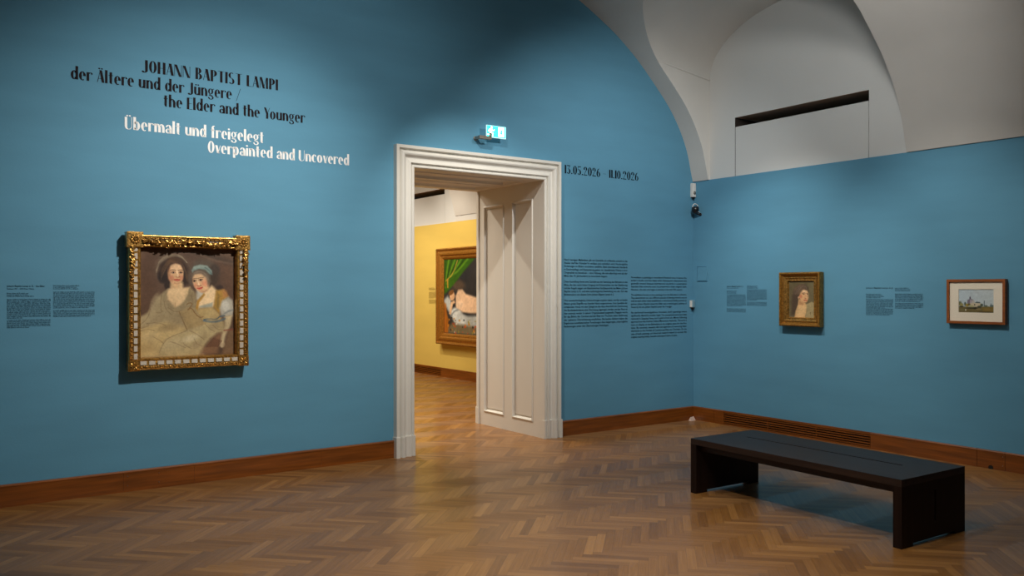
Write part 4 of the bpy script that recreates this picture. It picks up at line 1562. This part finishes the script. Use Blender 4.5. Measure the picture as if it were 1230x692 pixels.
g = MB()
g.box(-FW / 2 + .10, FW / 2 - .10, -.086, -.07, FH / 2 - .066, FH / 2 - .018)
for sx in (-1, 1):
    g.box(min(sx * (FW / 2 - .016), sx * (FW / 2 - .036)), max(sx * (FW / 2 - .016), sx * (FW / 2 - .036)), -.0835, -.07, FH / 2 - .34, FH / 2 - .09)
g.build('ornament_shade', GOLD_SHADE, t, dy=-.014)  # boxes behind the leaves, coloured as the shade in their gaps
g = MB()
for k in range(46):
    s_ = -1 + 2 * k / 45
    x = s_ * (FW / 2 - 0.10)
    dip = 0.5 * (1 + math.cos((abs(s_) * 2 - 1) * PI))
    z = FH / 2 - 0.040 - 0.020 * dip
    leafy(g, x, -0.098, z, rnd, 0.95 + .35 * dip)
    if k % 2:
        leafy(g, x, -0.094, z - .016 * dip - .004, rnd, .8)
g.build('garland', GOLD, t, dy=-0.014, smooth=False)
for sx in (-1, 1):
    g = MB()
    for k in range(26):
        f_ = k / 25
        leafy(g, sx * (FW / 2 - 0.026 + .004 * math.sin(f_ * 9)), -0.096, FH / 2 - 0.10 - f_ * 0.22, rnd, 1.15 * (1 - .35 * f_) if f_ < .8 else .7)
    g.build('garland', GOLD, t, dy=-0.014, smooth=False)

# 2. small portrait in a deep double gold frame
t = thing('framed_painting', 'small portrait of a woman looking over her shoulder in a deep gold frame', 'painting', (0, -1.484, 1.406), RB)
w2, h2 = 0.485, 0.552
flat_back(w2 - .06, h2 - .06, 0.0, 0.02, GOLD_DARK, t)
m = MB()
m.ring(w2, h2, [(0.004, 0.0), (0.0, 0.03), (0.0, 0.066), (0.004, 0.074), (0.010, 0.078), (0.018, 0.078), (0.026, 0.070), (0.030, 0.060), (0.044, 0.046), (0.050, 0.042)])
m.build('outer_frame', GOLD_DARK, t)
m = MB()
for sx in range(4):
    Ls = (w2 if sx % 2 == 0 else h2) / 2 - .012
    for k in range(22 if sx % 2 == 0 else 25):
        a = -Ls + (k + .5) * 2 * Ls / (22 if sx % 2 == 0 else 25)
        p = [(a, -.074, -(h2 / 2 - .013)), (w2 / 2 - .013, -.074, a), (a, -.074, h2 / 2 - .013), (-(w2 / 2 - .013), -.074, a)][sx]
        m.blob(p, .010, 1.0, .8, .75, rot=(.6 if sx % 2 == 0 else 2.2))
m.build('leaf_ornament', GOLD_DARK, t, smooth=True)
m = MB()
m.ring(w2 - .096, h2 - .096, [(0.0, 0.03), (0.0, 0.048), (0.003, 0.052), (0.008, 0.053), (0.014, 0.048), (0.026, 0.040), (0.032, 0.042), (0.038, 0.042), (0.043, 0.036), (0.045, 0.026)])
m.build('inner_frame', GOLD, t)
m = MB()
for sx in range(4):
    Ls = (w2 if sx % 2 == 0 else h2) / 2 - .088
    n_ = 18 if sx % 2 == 0 else 23
    for k in range(n_):
        a = -Ls + (k + .5) * 2 * Ls / n_
        p = [(a, -.042, -(h2 / 2 - .084)), (w2 / 2 - .084, -.042, a), (a, -.042, h2 / 2 - .084), (-(w2 / 2 - .084), -.042, a)][sx]
        m.blob(p, .0065, 1, .9, 1)
m.build('bead_row', GOLD, t, smooth=True)
small_portrait().build('canvas', w2 - .18, h2 - .18, OIL, t, -.026)

# 3. landscape watercolour in a plain brown frame
t = thing('framed_painting', 'small castle landscape with cream mat in a thin brown wooden frame', 'painting', (0, -3.214, 1.402), RB)
w3, h3 = 0.486, 0.380
m = MB()
m.ring(w3, h3, [(0.0, 0.0), (0.0, 0.042), (0.001, 0.043), (0.021, 0.043), (0.022, 0.042), (0.022, 0.026)])
m.build('frame', BROWNFRAME, t)
flat_back(w3 - .03, h3 - .03, 0.0, 0.018, BROWNFRAME, t)
m = MB()
mw, mh = w3 - .044, h3 - .044
zoff = 0.006
a, b_ = .145, .099
for (x0, x1, z0, z1) in ((-mw / 2, -a, -mh / 2, mh / 2), (a, mw / 2, -mh / 2, mh / 2), (-a, a, -mh / 2, -b_ + zoff), (-a, a, b_ + zoff, mh / 2)):
    m.poly([(x0, -.029, z0), (x1, -.029, z0), (x1, -.029, z1), (x0, -.029, z1)])
for (x0, z0, x1, z1) in ((-a, -b_ + zoff, a, -b_ + zoff), (a, -b_ + zoff, a, b_ + zoff), (a, b_ + zoff, -a, b_ + zoff), (-a, b_ + zoff, -a, -b_ + zoff)):
    m.poly([(x0, -.029, z0), (x1, -.029, z1), (x1, -.024, z1), (x0, -.024, z0)])
m.build('mat_board', MATBOARD, t)
o = landscape().build('picture', .292, .200, WATERCOLOUR, t, -.0235)
o.location.z = zoff

# 4. large gold framed picture in the yellow room
t = thing('framed_painting', 'large reclining figure under a green curtain in a gold frame on the yellow wall', 'painting', (0.1, 4.73, 1.393), RB)
w4, h4 = 2.38, 1.64
flat_back(w4 - .1, h4 - .1, 0.0, 0.05, GOLD_WARM, t)
m = MB()
m.ring(w4, h4, [(0.006, 0.0), (0.0, 0.06), (0.0, 0.10), (0.012, 0.115), (0.030, 0.115), (0.040, 0.098), (0.052, 0.094), (0.070, 0.100), (0.090, 0.108), (0.115, 0.106),
                (0.130, 0.09), (0.140, 0.082), (0.150, 0.086), (0.172, 0.078), (0.19, 0.062), (0.192, 0.05)])
m.build('frame', GOLD_WARM, t)
m = MB()
for sx in range(4):
    Ls = (w4 if sx % 2 == 0 else h4) / 2 - .01
    n_ = 62 if sx % 2 == 0 else 44
    for k in range(n_):
        a = -Ls + (k + .5) * 2 * Ls / n_
        p = [(a, -.108, -(h4 / 2 - .016)), (w4 / 2 - .016, -.108, a), (a, -.108, h4 / 2 - .016), (-(w4 / 2 - .016), -.108, a)][sx]
        m.blob(p, .017, 1, .9, 1)
m.build('bead_row', GOLD_DARK, t, smooth=True)
reclining_figure().build('canvas', w4 - .38, h4 - .38, OIL, t, -.056)

# ------------------------------------------------------------------ bench
t = thing('bench', 'long low dark wooden bench with slotted top standing by the right wall', 'bench', (-2.375, -3.293, 0), math.radians(-1.4))
BW, BL, BHt = 0.343, 0.832, 0.402


def slotted(mb, x0, x1, y0, y1, z0, z1, sx0, sx1, sy0, sy1):
    mb.box(x0, sx0, y0, y1, z0, z1)
    mb.box(sx1, x1, y0, y1, z0, z1)
    mb.box(sx0, sx1, y0, sy0, z0, z1)
    mb.box(sx0, sx1, sy1, y1, z0, z1)


m = MB()
slotted(m, -BW, BW, -BL, BL, BHt - .042, BHt, 0.038, 0.056, -0.60, 0.64)
m.build('seat', BENCHWOOD, t)
for s_ in (-1, 1):
    m = MB()
    y0, y1 = (BL - .055, BL) if s_ > 0 else (-BL, -BL + .055)
    zt, zb = BHt - .042, 0.018
    # full height panel with a notch at the foot and a narrow vertical slot
    m.box(-BW, -BW + .115, y0, y1, 0.0, zb)
    m.box(BW - .115, BW, y0, y1, 0.0, zb)
    m.box(-BW, 0.0, y0, y1, zb, zt)
    m.box(0.014, BW, y0, y1, zb, zt)
    m.box(0.0, 0.014, y0, y1, zb, 0.115)
    m.box(0.0, 0.014, y0, y1, 0.30, zt)
    m.build('leg_panel', BENCHLEG, t)
for s_ in (-1, 1):
    m = MB()
    x0 = s_ * (BW - .05)
    m.box(min(x0, x0 - s_ * .025), max(x0, x0 - s_ * .025), -BL + .055, BL - .055, BHt - .042 - .05, BHt - .042)
    m.build('apron', BENCHWOOD, t)

# ------------------------------------------------------------------ exit sign over the door
t = thing('exit_sign', 'glowing turquoise emergency exit sign on a bracket above the doorway', 'exit sign', (-2.98, 0.0, 2.93))
m = MB()
m.lathe([(0.022, 0.0), (0.022, 0.010), (0.016, 0.012)], (-0.035, -0.0, 0.02), 'Y', 16)
m.box(-0.05, -0.02, -0.075, -0.008, 0.006, 0.034)
m.build('bracket', METAL_GREY, t, bevel=.002)
m = MB()
m.box(-0.05, 0.085, -0.105, -0.072, 0.004, 0.036)
m.box(0.060, 0.085, -0.112, -0.07, 0.03, 0.07)
m.build('arm', METAL_GREY, t, bevel=.003)
SX0, SX1, SZ0, SZ1, SY = 0.035, 0.262, 0.030, 0.146, -0.088
m = MB()
m.box(SX0, SX1, SY, SY + .008, SZ0, SZ1)
pl = m.build('lit_panel', SIGN_EDGE, t)
m = MB()
m.box(SX0 + .006, SX1 - .006, SY - .0012, SY, SZ0 + .008, SZ1 - .004)
m.build('green_film', SIGN_GREEN, pl)
pc = MB()


def pic_poly(pts, ox=0.0, d=SY - .0022):
    pc.poly([(ox + x, d, z) for x, z in pts])


def disc(cx, cz, r):
    pic_poly([(cx + r * math.cos(2 * PI * k / 16), cz + r * math.sin(2 * PI * k / 16)) for k in range(16)])


def limb(x0, z0, x1, z1, w):
    dx_, dz_ = x1 - x0, z1 - z0
    L_ = math.hypot(dx_, dz_)
    nx_, nz_ = -dz_ / L_ * w / 2, dx_ / L_ * w / 2
    pic_poly([(x0 + nx_, z0 + nz_), (x0 - nx_, z0 - nz_), (x1 - nx_, z1 - nz_), (x1 + nx_, z1 + nz_)])
    disc(x0, z0, w / 2)
    disc(x1, z1, w / 2)


# running figure at the left
disc(.094, .128, .010)
limb(.090, .110, .082, .082, .020)
limb(.090, .110, .110, .096, .008)
limb(.110, .096, .124, .104, .008)
limb(.088, .110, .066, .104, .008)
limb(.066, .104, .060, .088, .008)
limb(.084, .080, .108, .070, .011)
limb(.108, .070, .106, .046, .010)
limb(.080, .080, .070, .060, .011)
limb(.070, .060, .050, .056, .010)
# door opening with an arrow at the right
pic_poly([(.172, .046), (.240, .046), (.240, .136), (.172, .136)])
pc.build('pictogram', SIGN_WHITE, pl, recalc=False)
pc = MB()
pic_poly([(.196, .110), (.216, .110), (.216, .086), (.227, .086), (.206, .062), (.185, .086), (.196, .086)], 0, SY - .003)
pc.build('arrow', SIGN_GREEN, pl, recalc=False)

# ------------------------------------------------------------------ small devices in the corner
t = thing('motion_sensor', 'white motion detector box high in the corner under the vault', 'sensor', (-0.030, 0, 2.65))
m = MB()
m.box(-.026, .026, -.045, 0, -.075, .085)
m.build('housing', PLASTIC_WHITE, t, bevel=.006)
m = MB()
m.lathe([(.021, 0), (.019, .006), (.012, .011)], (0, -.044, -.028), 'Y', 18)
m.build('sensor_lens', METAL_GREY, t, smooth=True)
m = MB()
m.lathe([(.012, -.02), (.022, -.006), (.024, 0.0)], (0, -.024, -.074), 'Z', 16)
m.build('sensor_foot', PLASTIC_DARK, t, smooth=True)

t = thing('security_camera', 'dark dome security camera with white cable in the corner', 'camera', (-0.005, -0.09, 2.40))
m = MB()
m.lathe([(.018, 0.0), (.018, .006), (.010, .010)], (0.004, -0.02, -.03), 'X', 18)
m.tube([(0.0, -.02, -.03), (-.035, -.01, -.03), (-.055, 0.0, -.005)], .009, 8)
m.build('mount', PLASTIC_DARK, t, smooth=True)
m = MB()
m.lathe([(.030, .040), (.040, .030), (.042, .0), (.036, -.022), (.024, -.038), (.008, -.044)], (-.062, .0, .02), 'Z', 20)
m.build('dome', PLASTIC_DARK, t, smooth=True)
m = MB()
m.lathe([(.012, 0), (.010, .006), (.004, .008)], (-.075, -.038, .018), 'Y', 14)
m.build('lens', LENS, t, smooth=True)
m = MB()
m.tube([(-.062 + .045 * math.cos(a), .0, .050 + .040 * math.sin(a)) for a in np.linspace(PI * 1.0, -.35 * PI, 14)] + [(.004, -.01, -.01)], .006, 8)
m.build('cable', PLASTIC_WHITE, t, smooth=True)

t = thing('climate_sensor', 'tiny white climate sensor at eye level in the corner', 'sensor', (-0.040, 0, 1.33))
m = MB()
m.box(-.022, .022, -.04, 0, -.03, .055)
m.build('housing', mat('pale_blue_plastic', rgb(120, 158, 174), .5), t, bevel=.004)
m = MB()
m.box(-.026, -.0215, -.038, -.004, -.026, .05)
m.build('side_plate', PLASTIC_WHITE, t, bevel=.001)
m = MB()
m.lathe([(.006, -.03), (.018, -.012), (.022, 0.0)], (0, -.02, -.03), 'Z', 16)
m.build('sensor_foot', PLASTIC_DARK, t, smooth=True)

m = MB()
m.ring(.152, .172, [(0.0, 0.0), (0.0, .007), (.003, .008), (.0035, .003), (.007, .003), (.008, .008), (.012, .008)])
m.poly([(-.064, -.008, -.074), (.064, -.008, -.074), (.064, -.008, .074), (-.064, -.008, .074)])
o = m.build('access_panel', BLUE)
o.location = (0, -.14, 1.687)
o.rotation_euler = (0, 0, RB)
tag(o, 'square access panel painted blue low beside the room corner', 'wall panel')

t = thing('paper_trap', 'tiny white card box on the floor in the room corner', 'box', (-0.085, -0.055, 0), math.radians(20))
m = MB()
m.poly([(-.05, -.025, 0), (.05, -.025, 0), (.05, 0, .042), (-.05, 0, .042)])
m.poly([(-.05, .025, 0), (.05, .025, 0), (.05, 0, .042), (-.05, 0, .042)])
m.poly([(-.05, -.025, 0.001), (.05, -.025, 0.001), (.05, .025, 0.001), (-.05, .025, 0.001)])
m.poly([(-.049, -.022, .001), (-.049, .022, .001), (-.049, 0, .04)])
m.poly([(.049, -.022, .001), (.049, .022, .001), (.049, 0, .04)])
m.build('folded_card', BOXPAPER, t)
